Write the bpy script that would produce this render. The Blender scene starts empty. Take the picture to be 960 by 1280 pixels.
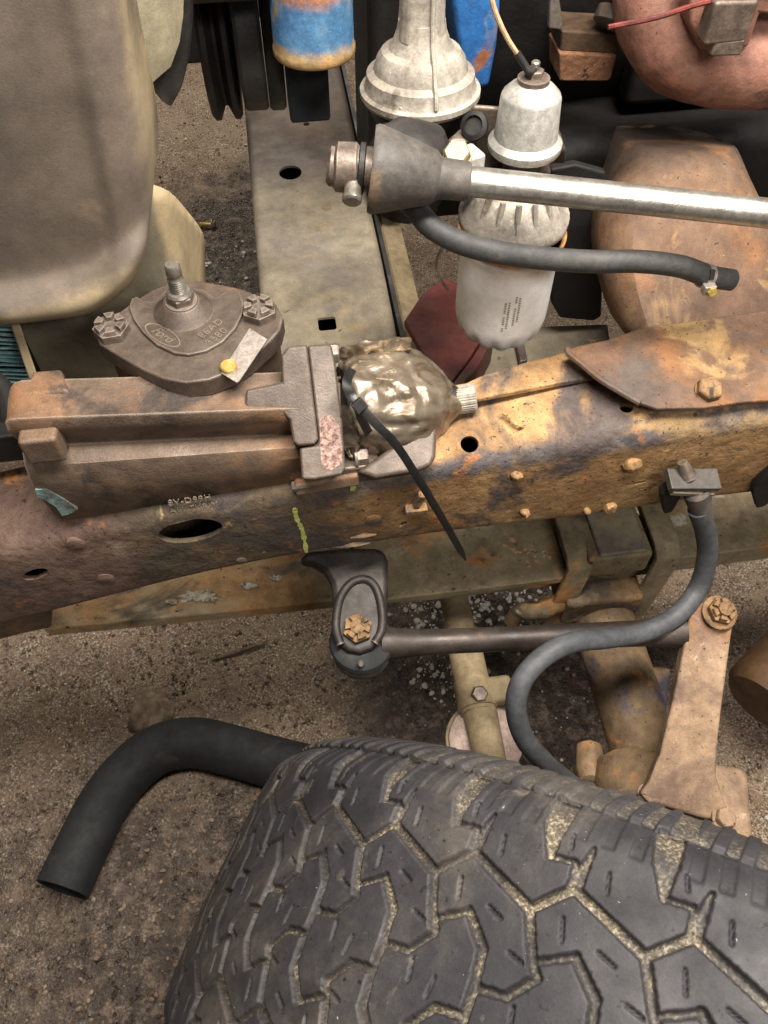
import bpy, bmesh, math, random
import numpy as np
from mathutils import Vector, Matrix, noise
random.seed(7)
R = math.radians
S = bpy.context.scene
COL = S.collection

# ------------------------------------------------------------------ camera
PITCH, YAW, CAMZ, FPX = R(55), R(8), 1.57, 1029.0
SC = .78          # one build unit in metres: everything is laid out in build units and scaled to metres at the end
cam = bpy.data.cameras.new('camera')
cam_o = bpy.data.objects.new('camera', cam); COL.objects.link(cam_o)
cam_o.location = (0, 0, CAMZ*SC)
cam_o.rotation_euler = (R(90) - PITCH, 0, -YAW)
cam.sensor_fit = 'VERTICAL'; cam.sensor_height = 36; cam.lens = FPX / 1280 * 36
cam.clip_start = 0.01; cam.clip_end = 100
S.camera = cam_o
S.render.resolution_x, S.render.resolution_y = 768, 1024

# ------------------------------------------------------------------ light (shop lamps and an added fill, no daylight)
w = bpy.data.worlds.new('World'); S.world = w; w.use_nodes = True
w.node_tree.nodes['Background'].inputs[0].default_value = (1.0, 0.93, 0.84, 1)
w.node_tree.nodes['Background'].inputs[1].default_value = 0.05
def area(name, loc, target, size, size_y, power, col):
    l = bpy.data.lights.new(name, 'AREA'); l.shape = 'RECTANGLE'; l.size = size*SC; l.size_y = size_y*SC
    l.energy = power*SC*SC; l.color = col
    o = bpy.data.objects.new(name, l); COL.objects.link(o); o.location = Vector(loc)*SC
    d = Vector(target) - Vector(loc); o.rotation_euler = d.to_track_quat('-Z', 'Y').to_euler()
    return o
area('shop_light', (0.36, 0.38, 2.32), (0.3, 0.55, 0.8), 1.3, 0.22, 62, (1.0, 0.92, 0.84))
area('added_fill_light', (0.9, -0.9, 2.5), (0.3, 0.6, 0.9), 1.2, 0.25, 22, (1.0, 0.93, 0.87))  # fill added behind the camera to brighten front faces; no lamp known there
area('shop_light_far', (-0.35, 3.3, 2.7), (-0.3, 2.6, 0), 1.2, 0.25, 50, (1.0, 0.91, 0.80))
S.view_settings.view_transform = 'Standard'; S.view_settings.look = 'None'
S.view_settings.exposure = 0.15; S.view_settings.gamma = 1

# ------------------------------------------------------------------ pixels of the photograph -> points
RT = Vector((math.cos(YAW), -math.sin(YAW), 0)); HF = Vector((math.sin(YAW), math.cos(YAW), 0))
FW = HF * math.cos(PITCH) - Vector((0, 0, math.sin(PITCH))); UPV = HF * math.sin(PITCH) + Vector((0, 0, math.cos(PITCH)))
CAM = Vector((0, 0, CAMZ))
def at(px, py, X=None, Y=None, Z=None):
    d = FW + RT * ((px - 480) / FPX) - UPV * ((py - 640) / FPX)
    t = X / d.x if X is not None else Y / d.y if Y is not None else (Z - CAMZ) / d.z
    return CAM + d * t
def atp(px, py, p0, n):
    d = FW + RT * ((px - 480) / FPX) - UPV * ((py - 640) / FPX)
    return CAM + d * ((Vector(p0) - CAM).dot(n) / d.dot(n))

# ------------------------------------------------------------------ materials
def lin(h):
    h = h.lstrip('#'); c = [int(h[i:i+2], 16) / 255 for i in (0, 2, 4)]
    return tuple((x / 12.92 if x <= .04045 else ((x + .055) / 1.055) ** 2.4) for x in c) + (1,)
MATS = {}
def grime(name, cols, scale=12, rough=(.55, .9), metal=0.0, bump=.25, fine=500, fbump=.15, layers=(), specks=(), coat=0.0, distort=.4, coord='Object', spec=.5, dist=.004, zones=(), gritty=1.0, edge=None):
    """layers: (hex, scale, threshold, softness); specks: (hex, scale, amount)"""
    m = bpy.data.materials.new(name); m.use_nodes = True; nt = m.node_tree; N = nt.nodes; L = nt.links
    b = N['Principled BSDF']; b.inputs['Metallic'].default_value = metal; b.inputs['Specular IOR Level'].default_value = spec
    if coat: b.inputs['Coat Weight'].default_value = coat; b.inputs['Coat Roughness'].default_value = .15
    tc = N.new('ShaderNodeTexCoord')
    def noi(sc, det=8, rgh=.62, dis=0.0, off=0):
        n = N.new('ShaderNodeTexNoise'); n.inputs['Scale'].default_value = sc; n.inputs['Detail'].default_value = det
        n.inputs['Roughness'].default_value = rgh; n.inputs['Distortion'].default_value = dis
        mp = N.new('ShaderNodeMapping'); mp.inputs['Location'].default_value = (off, off * 1.7, -off)
        L.new(tc.outputs[coord], mp.inputs[0]); L.new(mp.outputs[0], n.inputs['Vector']); return n
    n1 = noi(scale, dis=distort)
    r = N.new('ShaderNodeValToRGB'); L.new(n1.outputs[0], r.inputs[0])
    cr = r.color_ramp
    while len(cr.elements) < len(cols): cr.elements.new(.5)
    for e, (p, h) in zip(cr.elements, cols): e.position = p; e.color = lin(h)
    out = r.outputs[0]
    k = 1
    for zc, ax, lo, hi, wob, zs in zones:      # a second colouring on one stretch of the piece: (ramp, direction, from, to, wobble, wobble scale)
        r2 = N.new('ShaderNodeValToRGB'); L.new(n1.outputs[0], r2.inputs[0])
        while len(r2.color_ramp.elements) < len(zc): r2.color_ramp.elements.new(.5)
        for e, (p, h) in zip(r2.color_ramp.elements, zc): e.position = p; e.color = lin(h)
        dp = N.new('ShaderNodeVectorMath'); dp.operation = 'DOT_PRODUCT'; L.new(tc.outputs[coord], dp.inputs[0]); dp.inputs[1].default_value = ax
        nz = noi(zs, det=6, off=1.9 * k); k += 1
        ma = N.new('ShaderNodeMath'); ma.operation = 'MULTIPLY_ADD'; L.new(nz.outputs[0], ma.inputs[0]); ma.inputs[1].default_value = wob; ma.inputs[2].default_value = -wob / 2
        ad = N.new('ShaderNodeMath'); ad.operation = 'ADD'; L.new(ma.outputs[0], ad.inputs[0]); L.new(dp.outputs['Value'], ad.inputs[1])
        q = N.new('ShaderNodeMapRange'); q.interpolation_type = 'SMOOTHSTEP'; q.inputs[1].default_value = lo; q.inputs[2].default_value = hi; L.new(ad.outputs[0], q.inputs[0])
        mx = N.new('ShaderNodeMix'); mx.data_type = 'RGBA'; L.new(q.outputs[0], mx.inputs[0]); L.new(out, mx.inputs[6]); L.new(r2.outputs[0], mx.inputs[7])
        out = mx.outputs[2]
    for h, sc, th, so in layers:
        n = noi(sc, dis=.6, off=3.1 * k); k += 1
        q = N.new('ShaderNodeMapRange'); q.interpolation_type = 'SMOOTHSTEP'
        q.inputs[1].default_value = th - so; q.inputs[2].default_value = th + so; L.new(n.outputs[0], q.inputs[0])
        mx = N.new('ShaderNodeMix'); mx.data_type = 'RGBA'; L.new(q.outputs[0], mx.inputs[0]); L.new(out, mx.inputs[6]); mx.inputs[7].default_value = lin(h)
        out = mx.outputs[2]
    for h, sc, am in specks:
        n = noi(sc, det=2, off=7.3 * k); k += 1
        q = N.new('ShaderNodeMapRange'); q.inputs[1].default_value = 1 - am; q.inputs[2].default_value = 1 - am + .05; L.new(n.outputs[0], q.inputs[0])
        mx = N.new('ShaderNodeMix'); mx.data_type = 'RGBA'; L.new(q.outputs[0], mx.inputs[0]); L.new(out, mx.inputs[6]); mx.inputs[7].default_value = lin(h)
        out = mx.outputs[2]
    for sc_m, lo_m, hi_m, dt in ((scale*7, .68, 1.28, 10), (max(fine, 420)*1.3, .80, 1.18, 3)):      # grain and blotches
        n = noi(sc_m, det=dt, rgh=.7, off=9.7*k); k += 1
        q = N.new('ShaderNodeMapRange'); q.inputs[1].default_value = .3; q.inputs[2].default_value = .7; q.inputs[3].default_value = 1+(lo_m-1)*gritty; q.inputs[4].default_value = 1+(hi_m-1)*gritty; L.new(n.outputs[0], q.inputs[0])
        vm = N.new('ShaderNodeVectorMath'); vm.operation = 'SCALE'; L.new(out, vm.inputs[0]); L.new(q.outputs[0], vm.inputs['Scale']); out = vm.outputs[0]
    if edge:                                                # worn bright metal on the edges
        bv = N.new('ShaderNodeBevel'); bv.samples = 4; bv.inputs['Radius'].default_value = .0035; ge = N.new('ShaderNodeNewGeometry')
        dt_ = N.new('ShaderNodeVectorMath'); dt_.operation = 'DOT_PRODUCT'; L.new(bv.outputs[0], dt_.inputs[0]); L.new(ge.outputs['Normal'], dt_.inputs[1])
        ne = noi(70, det=6, off=4.4)
        ma = N.new('ShaderNodeMath'); ma.operation = 'MULTIPLY_ADD'; L.new(ne.outputs[0], ma.inputs[0]); ma.inputs[1].default_value = .35; L.new(dt_.outputs['Value'], ma.inputs[2])
        q = N.new('ShaderNodeMapRange'); q.inputs[1].default_value = edge[1]; q.inputs[2].default_value = edge[1]-.06; L.new(ma.outputs[0], q.inputs[0])
        mx = N.new('ShaderNodeMix'); mx.data_type = 'RGBA'; L.new(q.outputs[0], mx.inputs[0]); L.new(out, mx.inputs[6]); mx.inputs[7].default_value = lin(edge[0]); out = mx.outputs[2]
    L.new(out, b.inputs['Base Color'])
    nr = noi(scale * 2.3, off=11)
    q = N.new('ShaderNodeMapRange'); q.inputs[1].default_value = .3; q.inputs[2].default_value = .7
    q.inputs[3].default_value, q.inputs[4].default_value = rough; L.new(nr.outputs[0], q.inputs[0]); L.new(q.outputs[0], b.inputs['Roughness'])
    nf = noi(fine, det=4, off=5); nb = noi(scale * 5, det=8, off=2)
    b1 = N.new('ShaderNodeBump'); b1.inputs['Strength'].default_value = fbump; b1.inputs['Distance'].default_value = .001; L.new(nf.outputs[0], b1.inputs['Height'])
    b2 = N.new('ShaderNodeBump'); b2.inputs['Strength'].default_value = bump; b2.inputs['Distance'].default_value = dist; L.new(nb.outputs[0], b2.inputs['Height']); L.new(b1.outputs[0], b2.inputs['Normal'])
    L.new(b2.outputs[0], b.inputs['Normal'])
    MATS[name] = m; m['_out'] = 0
    return m
M = {}
M['floor'] = None
PURP = [(.3, '#54423a'), (.5, '#6b554a'), (.7, '#7d6759')]
DARK = [(.3, '#35312c'), (.44, '#4f463a'), (.56, '#6e5d48'), (.68, '#5c5244'), (.8, '#7a705e')]
STEEL = [(.36, '#4a4445'), (.46, '#625c5c'), (.54, '#8a7456'), (.7, '#a98757')]
DUST = [(.3, '#785b3c'), (.5, '#96744c'), (.7, '#a8885e')]
M['rail'] = grime('rail_rust', [(.30, '#6b5138'), (.42, '#94734c'), (.52, '#b18c5d'), (.64, '#a98a5c'), (.78, '#8c6b45')], 9, (.55, .9), .05, .9,
                  layers=[('#544a46', 7, .575, .05), ('#a8703e', 18, .66, .05), ('#877860', 10, .64, .05), ('#c2a574', 24, .68, .04)], specks=[('#3d2c20', 260, .36), ('#4a382a', 90, .33)], dist=.004,
                  zones=[(STEEL, (.08, 0, -1), -.131, -.121, .045, 11), (DUST, (.08, -.15, -1), -.112, -.096, .03, 30), (DARK, (-1, 0, 0), -.07, .03, .14, 14), (PURP, (-1, 0, 0), .17, .23, .1, 20)])
M['rail_dark'] = grime('rail_dark_grime', [(.3, '#3d3630'), (.5, '#665443'), (.62, '#7b6349'), (.75, '#54463a')], 9, (.5, .85), .1, .4,
                  layers=[('#363632', 7, .55, .06), ('#8a6c4a', 12, .62, .04)], specks=[('#9a8c70', 300, .28)], dist=.002)
M['rail_face'] = grime('rail_brown_dust', [(.3, '#6d4d2a'), (.5, '#8b6436'), (.7, '#9d7643')], 14, (.8, 1), 0, .6, layers=[('#6b543a', 8, .62, .06)], specks=[('#4e3720', 200, .33)], dist=.004)
M['cast'] = grime('cast_iron_oiled', [(.3, '#4a3d35'), (.5, '#655549'), (.7, '#75655a')], 12, (.48, .72), .15, .25, layers=[('#7d5334', 9, .62, .07)], specks=[('#8c7c6c', 420, .24)], dist=.002, fbump=.35, edge=('#a89a8a', 1.085))
M['cast_rust'] = grime('cast_iron_rusty', [(.3, '#51443a'), (.48, '#6c5b4c'), (.6, '#85664d'), (.75, '#786754')], 8, (.42, .7), .2, .35, layers=[('#845f42', 6, .60, .08), ('#433a34', 11, .58, .06)], specks=[('#94816a', 420, .24)], dist=.003, fbump=.5, edge=('#a89a8a', 1.085))
M['cover'] = grime('sector_cover_grey', [(.3, '#463c34'), (.5, '#584d44'), (.7, '#685d53')], 14, (.40, .6), .25, .25, layers=[('#765a44', 10, .68, .06)], specks=[('#8d8074', 420, .26)], dist=.002, fbump=.3, edge=('#8f8374', 1.08))
M['steel'] = grime('dull_steel', [(.3, '#6f6a62'), (.5, '#938d83'), (.7, '#a9a398')], 40, (.3, .5), .7, .15, specks=[('#5b5148', 300, .3)], dist=.001)
M['tube'] = grime('bare_steel_tube', [(.3, '#a39f95'), (.5, '#b8b4aa'), (.7, '#c9c5bb')], 20, (.26, .42), .85, .1, layers=[('#8b8473', 18, .70, .05)], specks=[('#55504a', 260, .24)], dist=.0008)
M['bolt'] = grime('bolt_brown', [(.3, '#4c423b'), (.5, '#6a5e54'), (.7, '#85796d')], 40, (.35, .6), .4, .2, dist=.001, edge=('#8d8278', 1.075))
M['bolt_rust'] = grime('bolt_rust', [(.3, '#54412d'), (.5, '#7d6141'), (.7, '#9c7d54')], 40, (.55, .9), .15, .5, layers=[('#3f342a', 60, .58, .06)], dist=.002)
M['brass'] = grime('brass', [(.3, '#9a8142'), (.5, '#bfa45c'), (.7, '#d6c084')], 60, (.3, .5), .5, .2, dist=.001)
M['tin'] = grime('aluminium_tag', [(.3, '#938a83'), (.5, '#aaa199'), (.7, '#bfb6ae')], 40, (.35, .6), .6, .2, specks=[('#6a5d52', 300, .27)], dist=.001)
M['alloy'] = grime('cast_alloy', [(.3, '#7d776c'), (.5, '#9d968a'), (.7, '#b3ada1')], 25, (.5, .75), .25, .3, layers=[('#6a6255', 14, .66, .05)], specks=[('#d8d4cc', 240, .27)], dist=.0015)
M['zinc'] = grime('zinc_can', [(.3, '#97958e'), (.5, '#bcbab3'), (.7, '#cac8c2')], 22, (.4, .6), .45, .1, layers=[('#87847b', 16, .70, .05)], dist=.001)
M['white'] = grime('white_filter_paint', [(.3, '#dcdbd6'), (.5, '#efeeea'), (.7, '#f3f2ef')], 14, (.25, .42), 0, .05, layers=[('#b5b0a2', 12, .66, .08)], specks=[('#6b655a', 170, .25)], dist=.001, gritty=.35)
M['gold'] = grime('gold_rust_ring', [(.3, '#8a4a22'), (.5, '#b57a4a'), (.7, '#cda66e')], 60, (.3, .6), .4, .3, dist=.001)
M['rubber'] = grime('black_rubber', [(.3, '#2c2c2c'), (.5, '#383837'), (.7, '#454442')], 20, (.55, .75), 0, .15, layers=[('#57534d', 14, .68, .08)], specks=[('#8a857c', 330, .2)], dist=.001)
M['boot'] = grime('rubber_boot_dusty', [(.3, '#38342f'), (.5, '#4c4843'), (.7, '#625c55')], 18, (.45, .65), 0, .2, layers=[('#6b5a48', 14, .64, .06)], dist=.001)
M['bighose'] = grime('large_hose_rubber', [(.3, '#161718'), (.5, '#1c1e1f'), (.7, '#252727')], 12, (.65, .9), 0, .12, layers=[('#3d3a35', 10, .66, .1)], dist=.001)
M['brakehose'] = grime('brake_hose_rubber', [(.3, '#36383a'), (.5, '#45484a'), (.7, '#54575a')], 14, (.45, .7), 0, .15, layers=[('#5d574e', 12, .66, .08)], dist=.001)
M['black'] = grime('black_paint', [(.3, '#151413'), (.5, '#1f1d1b'), (.7, '#2e2a26')], 15, (.45, .75), 0, .2, layers=[('#4b4238', 10, .68, .1)])
M['greasy'] = grime('greasy_dark_iron', [(.3, '#0b0908'), (.5, '#12100e'), (.7, '#1d1814')], 9, (.55, .9), .1, .3, specks=[('#565049', 240, .24)])
M['blue'] = grime('blue_engine_paint', [(.3, '#1f4a7c'), (.5, '#2a66a6'), (.7, '#3f7ab4')], 14, (.4, .6), 0, .2, layers=[('#8a5a34', 12, .60, .05), ('#6f7770', 20, .62, .05)])
M['bluecan'] = None
M['rustpaint'] = grime('rusty_bracket', [(.3, '#573a28'), (.5, '#7d573c'), (.7, '#957055')], 22, (.65, .95), 0, .6, specks=[('#b08d6c', 200, .33), ('#33221a', 120, .36)])
M['manifold'] = grime('exhaust_manifold_rust', [(.3, '#664338'), (.5, '#8f6656'), (.7, '#a47f6e')], 8, (.5, .8), .05, .5, layers=[('#3b2a24', 9, .60, .06), ('#8e5a44', 14, .62, .08)], specks=[('#5b3325', 200, .33)], dist=.004)
M['tower'] = grime('mount_tower_rust', [(.3, '#473529'), (.5, '#644b39'), (.7, '#7a6046')], 7, (.55, .85), .05, .45, layers=[('#7f5836', 9, .58, .08), ('#564a42', 6, .58, .08), ('#96794f', 13, .64, .05)], specks=[('#b39a80', 260, .24), ('#3a2a20', 200, .34)], dist=.004, zones=[([(.3, '#241b17'), (.5, '#33271f'), (.7, '#443429')], (0, 1, .6), .185, .25, .08, 16)])  # dark upper zone paints in the manifold's shadow along with grime
M['cross'] = grime('crossmember_dusty', [(.3, '#736b5c'), (.5, '#928874'), (.7, '#a89a7e')], 6, (.55, .85), .1, .4, layers=[('#716a64', 4, .56, .1), ('#a08c66', 7, .66, .06)], specks=[('#4a4438', 230, .30), ('#5e5a4a', 60, .28)], dist=.002, zones=[([(.3, '#453b31'), (.5, '#5a4d40'), (.7, '#6d5e4c')], (0, 1, 0), .52, .66, .2, 7)])  # darker far zone: brown grime with the pulleys' shadow painted in
M['shroud'] = grime('shroud_dusty_plastic', [(.3, '#504842'), (.46, '#645a50'), (.6, '#766a5d'), (.75, '#857866')], 4.5, (.5, .8), 0, .12, layers=[('#4b4540', 3.4, .53, .08), ('#917e68', 8, .66, .09)], specks=[('#d8cfc0', 110, .17)], dist=.002, gritty=.7,
                   zones=[([(.3, '#9d8c6c'), (.5, '#b7a581'), (.7, '#c6b491')], (1, 0, -.12), .095, .125, .05, 9), ([(.3, '#9a8a6e'), (.5, '#ab9a7a'), (.7, '#b5a484')], (.28, 0, -1), -.150, -.125, .05, 11)])
M['shroud_tan'] = grime('shroud_tan_dust', [(.3, '#8f8065'), (.5, '#ac9b7a'), (.7, '#bdac8a')], 6, (.6, .9), 0, .15, layers=[('#736a5c', 7, .62, .1)], dist=.002)
M['shroud_green'] = grime('shroud_flange_dust', [(.3, '#716a55'), (.5, '#8a826a'), (.7, '#9b9177')], 6, (.6, .9), 0, .12, layers=[('#645d50', 6, .60, .1)], dist=.002)
M['teal'] = grime('radiator_fins', [(.3, '#4c7478'), (.5, '#6b9698'), (.7, '#8fb2b2')], 40, (.5, .7), .2, .2)
M['spring'] = grime('leaf_spring_dusty', zones=[([(.3, '#80633f'), (.46, '#a9855a'), (.58, '#9c8e72'), (.72, '#c4baa0')], (-1, 0, 0), .36, .46, .2, 8)], cols=[(.3, '#615743'), (.48, '#80745a'), (.6, '#8e8168'), (.75, '#886d47')], scale=9, rough=(.6, .9), metal=.05, bump=.6, layers=[('#a3784a', 9, .59, .05), ('#b9b5a6', 13, .66, .03), ('#4e493d', 8, .60, .06)], specks=[('#c6bfae', 170, .25), ('#3d352a', 120, .33)], dist=.004)
M['axle'] = grime('axle_rusty', [(.3, '#574836'), (.5, '#7d674c'), (.7, '#96805f')], 9, (.55, .9), .1, .6, layers=[('#474450', 7, .57, .06), ('#a3744a', 12, .64, .05)], specks=[('#c2b59c', 170, .22), ('#332618', 120, .33)], dist=.004)
M['arm'] = grime('steering_arm_dusty', [(.3, '#75604c'), (.5, '#957c63'), (.7, '#a98f74')], 10, (.65, .95), 0, .6, layers=[('#6d584b', 6, .58, .08), ('#8a6846', 11, .62, .06), ('#b8a68c', 16, .66, .05)], specks=[('#d8ccb8', 190, .26), ('#463528', 160, .33)], dist=.004,
                zones=[([(.3, '#5a4338'), (.5, '#77594a'), (.7, '#86685a')], (0, 1, 0), .10, .17, .08, 14)])
M['link'] = grime('drag_link_steel', [(.3, '#2b2623'), (.5, '#3f3833'), (.7, '#574d46')], 10, (.38, .6), .45, .25, layers=[('#6d5540', 9, .62, .06)], specks=[('#8a8076', 330, .22)], dist=.0015)
M['pitman'] = grime('pitman_forged', [(.3, '#262220'), (.5, '#35302c'), (.7, '#474039')], 14, (.45, .65), .3, .3, specks=[('#7d7268', 320, .25)], dist=.002, edge=('#8d8278', 1.085))
M['tan'] = grime('tan_dusty_rod', [(.3, '#75674e'), (.5, '#8f7f61'), (.7, '#9f8f70')], 12, (.65, .9), 0, .3, specks=[('#5d4f3a', 200, .28)], dist=.002)
M['pale'] = grime('pale_dusty_cap', [(.3, '#8d7a70'), (.5, '#ab978c'), (.7, '#bba99d')], 20, (.7, .95), 0, .5, layers=[('#7b6a5c', 20, .62, .05)])
M['red'] = grime('red_oxide_paint', [(.3, '#3b1c18'), (.5, '#66302a'), (.7, '#7a3a33')], 9, (.5, .8), 0, .3, layers=[('#4f443b', 8, .60, .08)])
M['tie'] = grime('black_nylon', [(.3, '#161616'), (.5, '#1d1d1d'), (.7, '#262626')], 30, (.3, .42), 0, .05)
M['wire'] = grime('tan_wire', [(.3, '#a07e60'), (.5, '#b89573'), (.7, '#c9a886')], 30, (.5, .7), 0, .1)
M['yellow'] = grime('yellow_paint_mark', [(.3, '#a5a550'), (.5, '#bdbd66'), (.7, '#cfcf84')], 60, (.6, .8), 0, .3)
M['tealpaint'] = grime('teal_paint_smear', [(.38, '#5d5f58'), (.5, '#75908c'), (.7, '#8aa5a0')], 30, (.6, .8), 0, .3)
M['grindpatch'] = grime('ground_bare_patch', [(.36, '#6a4c42'), (.5, '#a3857a'), (.62, '#cbb0a4')], 260, (.5, .8), .1, .8, dist=.002)
M['chip'] = grime('white_chips', [(.3, '#b9b4a8'), (.5, '#cfcabf'), (.7, '#dedad0')], 60, (.5, .8), 0, .1)
M['grit'] = grime('floor_grit', [(.3, '#4f3f33'), (.5, '#7d6a58'), (.7, '#a4937d')], 33, (.7, .95), 0, .2)
M['soil'] = grime('dry_mud', [(.3, '#8a6844'), (.5, '#a98257'), (.7, '#bd976a')], 40, (.85, 1), 0, .5)
M['patch'] = grime('flaking_white_paint', [(.36, '#7d705a'), (.48, '#a39c8a'), (.62, '#c2beb0')], 70, (.6, .9), 0, .6, specks=[('#6a5a40', 160, .42)], dist=.002)
M['ink'] = grime('grey_print', [(.3, '#8f8d88'), (.7, '#9c9a95')], 30, (.5, .6), 0, .0)

# ------------------------------------------------------------------ mesh helpers
def thing(name, label, cat, base, group=None):
    o = bpy.data.objects.new(name, None); COL.objects.link(o); o.location = base; o.empty_display_size = .02
    o['label'] = label; o['category'] = cat
    if group: o['group'] = group
    return o
def wloc(o):
    v = Vector((0, 0, 0))
    while o: v = v + o.location; o = o.parent
    return v
def mk(name, geo, mat, parent=None, smooth=40, bevel=0, seg=2, base=None, sub=0, label=None, cat=None, kind=None, group=None):
    vs, fs = geo
    org = wloc(parent) if parent else Vector(base if base is not None else (0, 0, 0))
    me = bpy.data.meshes.new(name)
    me.from_pydata([tuple(Vector(v) - org) for v in vs], [], fs)
    bm = bmesh.new(); bm.from_mesh(me); bmesh.ops.recalc_face_normals(bm, faces=bm.faces); bm.to_mesh(me); bm.free()
    o = bpy.data.objects.new(name, me); COL.objects.link(o)
    if parent: o.parent = parent
    else: o.location = org
    me.materials.append(mat if not isinstance(mat, str) else M[mat])
    if smooth:
        for p in me.polygons: p.use_smooth = True
        me.set_sharp_from_angle(angle=R(smooth))
    if bevel:
        b = o.modifiers.new('bevel', 'BEVEL'); b.width = bevel; b.segments = seg; b.limit_method = 'ANGLE'; b.angle_limit = R(35); b.harden_normals = True
        for p in me.polygons: p.use_smooth = True
    if sub:
        s = o.modifiers.new('sub', 'SUBSURF'); s.levels = sub; s.render_levels = sub
    if label: o['label'] = label
    if cat: o['category'] = cat
    if kind: o['kind'] = kind
    if group: o['group'] = group
    return o
def join(*gs):
    V, F = [], []
    for v, f in gs:
        k = len(V); V += list(v); F += [tuple(i + k for i in q) for q in f]
    return V, F
def frame(d, up=(0, 0, 1)):
    d = Vector(d).normalized(); u = Vector(up)
    if abs(d.dot(u)) > .97: u = Vector((0, 1, 0))
    a = u.cross(d).normalized(); return d, a, d.cross(a)
def lathe(p, d, prof, n=32, fn=None):
    """prof: (distance along d, radius)"""
    d, a, b = frame(d); p = Vector(p); V = []; F = []
    for j, (h, r) in enumerate(prof):
        for i in range(n):
            t = 2 * math.pi * i / n; rr = r * (fn(t, h, j) if fn else 1)
            V.append(p + d * h + (a * math.cos(t) + b * math.sin(t)) * rr)
    for j in range(len(prof) - 1):
        for i in range(n):
            F.append((j*n+i, j*n+(i+1) % n, (j+1)*n+(i+1) % n, (j+1)*n+i))
    F.append(tuple(range(n))[::-1]); k = (len(prof)-1)*n; F.append(tuple(range(k, k+n)))
    return V, F
def spline(pts, n=8):
    pts = [Vector(p) for p in pts]; P = [2*pts[0]-pts[1]] + pts + [2*pts[-1]-pts[-2]]; out = []
    for i in range(1, len(P)-2):
        for k in range(n):
            t = k / n; a, b, c, d = P[i-1], P[i], P[i+1], P[i+2]
            out.append(.5*((2*b)+(c-a)*t+(2*a-5*b+4*c-d)*t*t+(3*b-a-3*c+d)*t**3))
    out.append(pts[-1]); return out
def tube(pts, r, n=14, hollow=0, flat=1.0, up=(0, 0, 1)):
    pts = [Vector(p) for p in pts]; V = []; F = []; m = len(pts)
    rs = r if isinstance(r, (list, tuple)) else [r]*m
    d, a, b = frame(pts[1]-pts[0], up)
    for j in range(m):
        t = (pts[min(j+1, m-1)]-pts[max(j-1, 0)]).normalized()
        a = (a - t*a.dot(t)).normalized(); b = t.cross(a)
        for i in range(n):
            q = 2*math.pi*i/n
            V.append(pts[j] + (a*math.cos(q)+b*math.sin(q)*flat)*rs[j])
    for j in range(m-1):
        for i in range(n): F.append((j*n+i, j*n+(i+1) % n, (j+1)*n+(i+1) % n, (j+1)*n+i))
    if hollow:
        for e, s in ((0, 1), (m-1, -1)):
            t = (pts[1]-pts[0]).normalized() if e == 0 else (pts[-2]-pts[-1]).normalized()
            c = pts[e]; k = len(V)
            for i in range(n): V.append(c + (V[e*n+i]-c)*hollow)
            k2 = len(V)
            for i in range(n): V.append(V[k+i] + t*rs[e]*2.5)
            for i in range(n):
                F.append((e*n+i, e*n+(i+1) % n, k+(i+1) % n, k+i)); F.append((k+i, k+(i+1) % n, k2+(i+1) % n, k2+i))
            F.append(tuple(range(k2, k2+n)))
    else:
        F.append(tuple(range(n))); F.append(tuple(range((m-1)*n, m*n)))
    return V, F
def prism(out, th):
    """outline (3D points) extruded along the vector th"""
    n = len(out); th = Vector(th); V = [Vector(p) for p in out] + [Vector(p)+th for p in out]
    F = [tuple(range(n)), tuple(range(n, 2*n))[::-1]] + [(i, (i+1) % n, n+(i+1) % n, n+i) for i in range(n)]
    return V, F
def box(c, h, rz=0, m=None):
    V = []
    for x in (-1, 1):
        for y in (-1, 1):
            for z in (-1, 1): V.append(Vector((x*h[0], y*h[1], z*h[2])))
    mt = m if m is not None else Matrix.Rotation(rz, 3, 'Z')
    V = [Vector(c) + mt @ v for v in V]
    return V, [(0, 1, 3, 2), (4, 6, 7, 5), (0, 4, 5, 1), (2, 3, 7, 6), (0, 2, 6, 4), (1, 5, 7, 3)]
def loft(secs, closed=True, caps=True):
    n = len(secs[0]); V = [Vector(p) for s in secs for p in s]; F = []
    for j in range(len(secs)-1):
        for i in range(n if closed else n-1): F.append((j*n+i, j*n+(i+1) % n, (j+1)*n+(i+1) % n, (j+1)*n+i))
    if caps and closed: F.append(tuple(range(n))); F.append(tuple(range((len(secs)-1)*n, len(secs)*n)))
    return V, F
def hexhead(p, d, r, h, washer=0, slots=False, rot=0):
    d, a, b = frame(d); p = Vector(p)
    def ring(rr, z, n=6): return [p + d*z + (a*math.cos(rot+2*math.pi*i/n)+b*math.sin(rot+2*math.pi*i/n))*rr for i in range(n)]
    g = [loft([ring(r, 0), ring(r, h*.85), ring(r*.86, h)])]
    if washer: g.append(lathe(p, d, [(-.001, r*1.0), (-.001, r*washer), (.0022, r*washer), (.0022, r*.9)], 20))
    return join(*g)
def castle_nut(p, d, r, h, n=6, rot=0):
    """hex nut whose top is cut by radial slots: six raised wedges on a hex body"""
    d, a, b = frame(d); p = Vector(p); g = []
    def pt(t, rr, z): return p + d*z + (a*math.cos(t)+b*math.sin(t))*rr
    g.append(loft([[pt(rot+math.pi*i/3, r, 0) for i in range(6)], [pt(rot+math.pi*i/3, r, h*.62) for i in range(6)]]))
    for i in range(6):
        t0 = rot + math.pi/3*i + .17; t1 = rot + math.pi/3*(i+1) - .17; rr = r*.95
        o = [pt(t0, r*.42, h*.6), pt(t0, rr*.93, h*.6), pt((t0+t1)/2, rr*.9, h*.6), pt(t1, rr*.93, h*.6), pt(t1, r*.42, h*.6)]
        top = [q + d*h*.4 for q in o]; top = [q + (p + d*h - q)*.06 for q in top]
        g.append(loft([o, top]))
    return join(*g)
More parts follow.
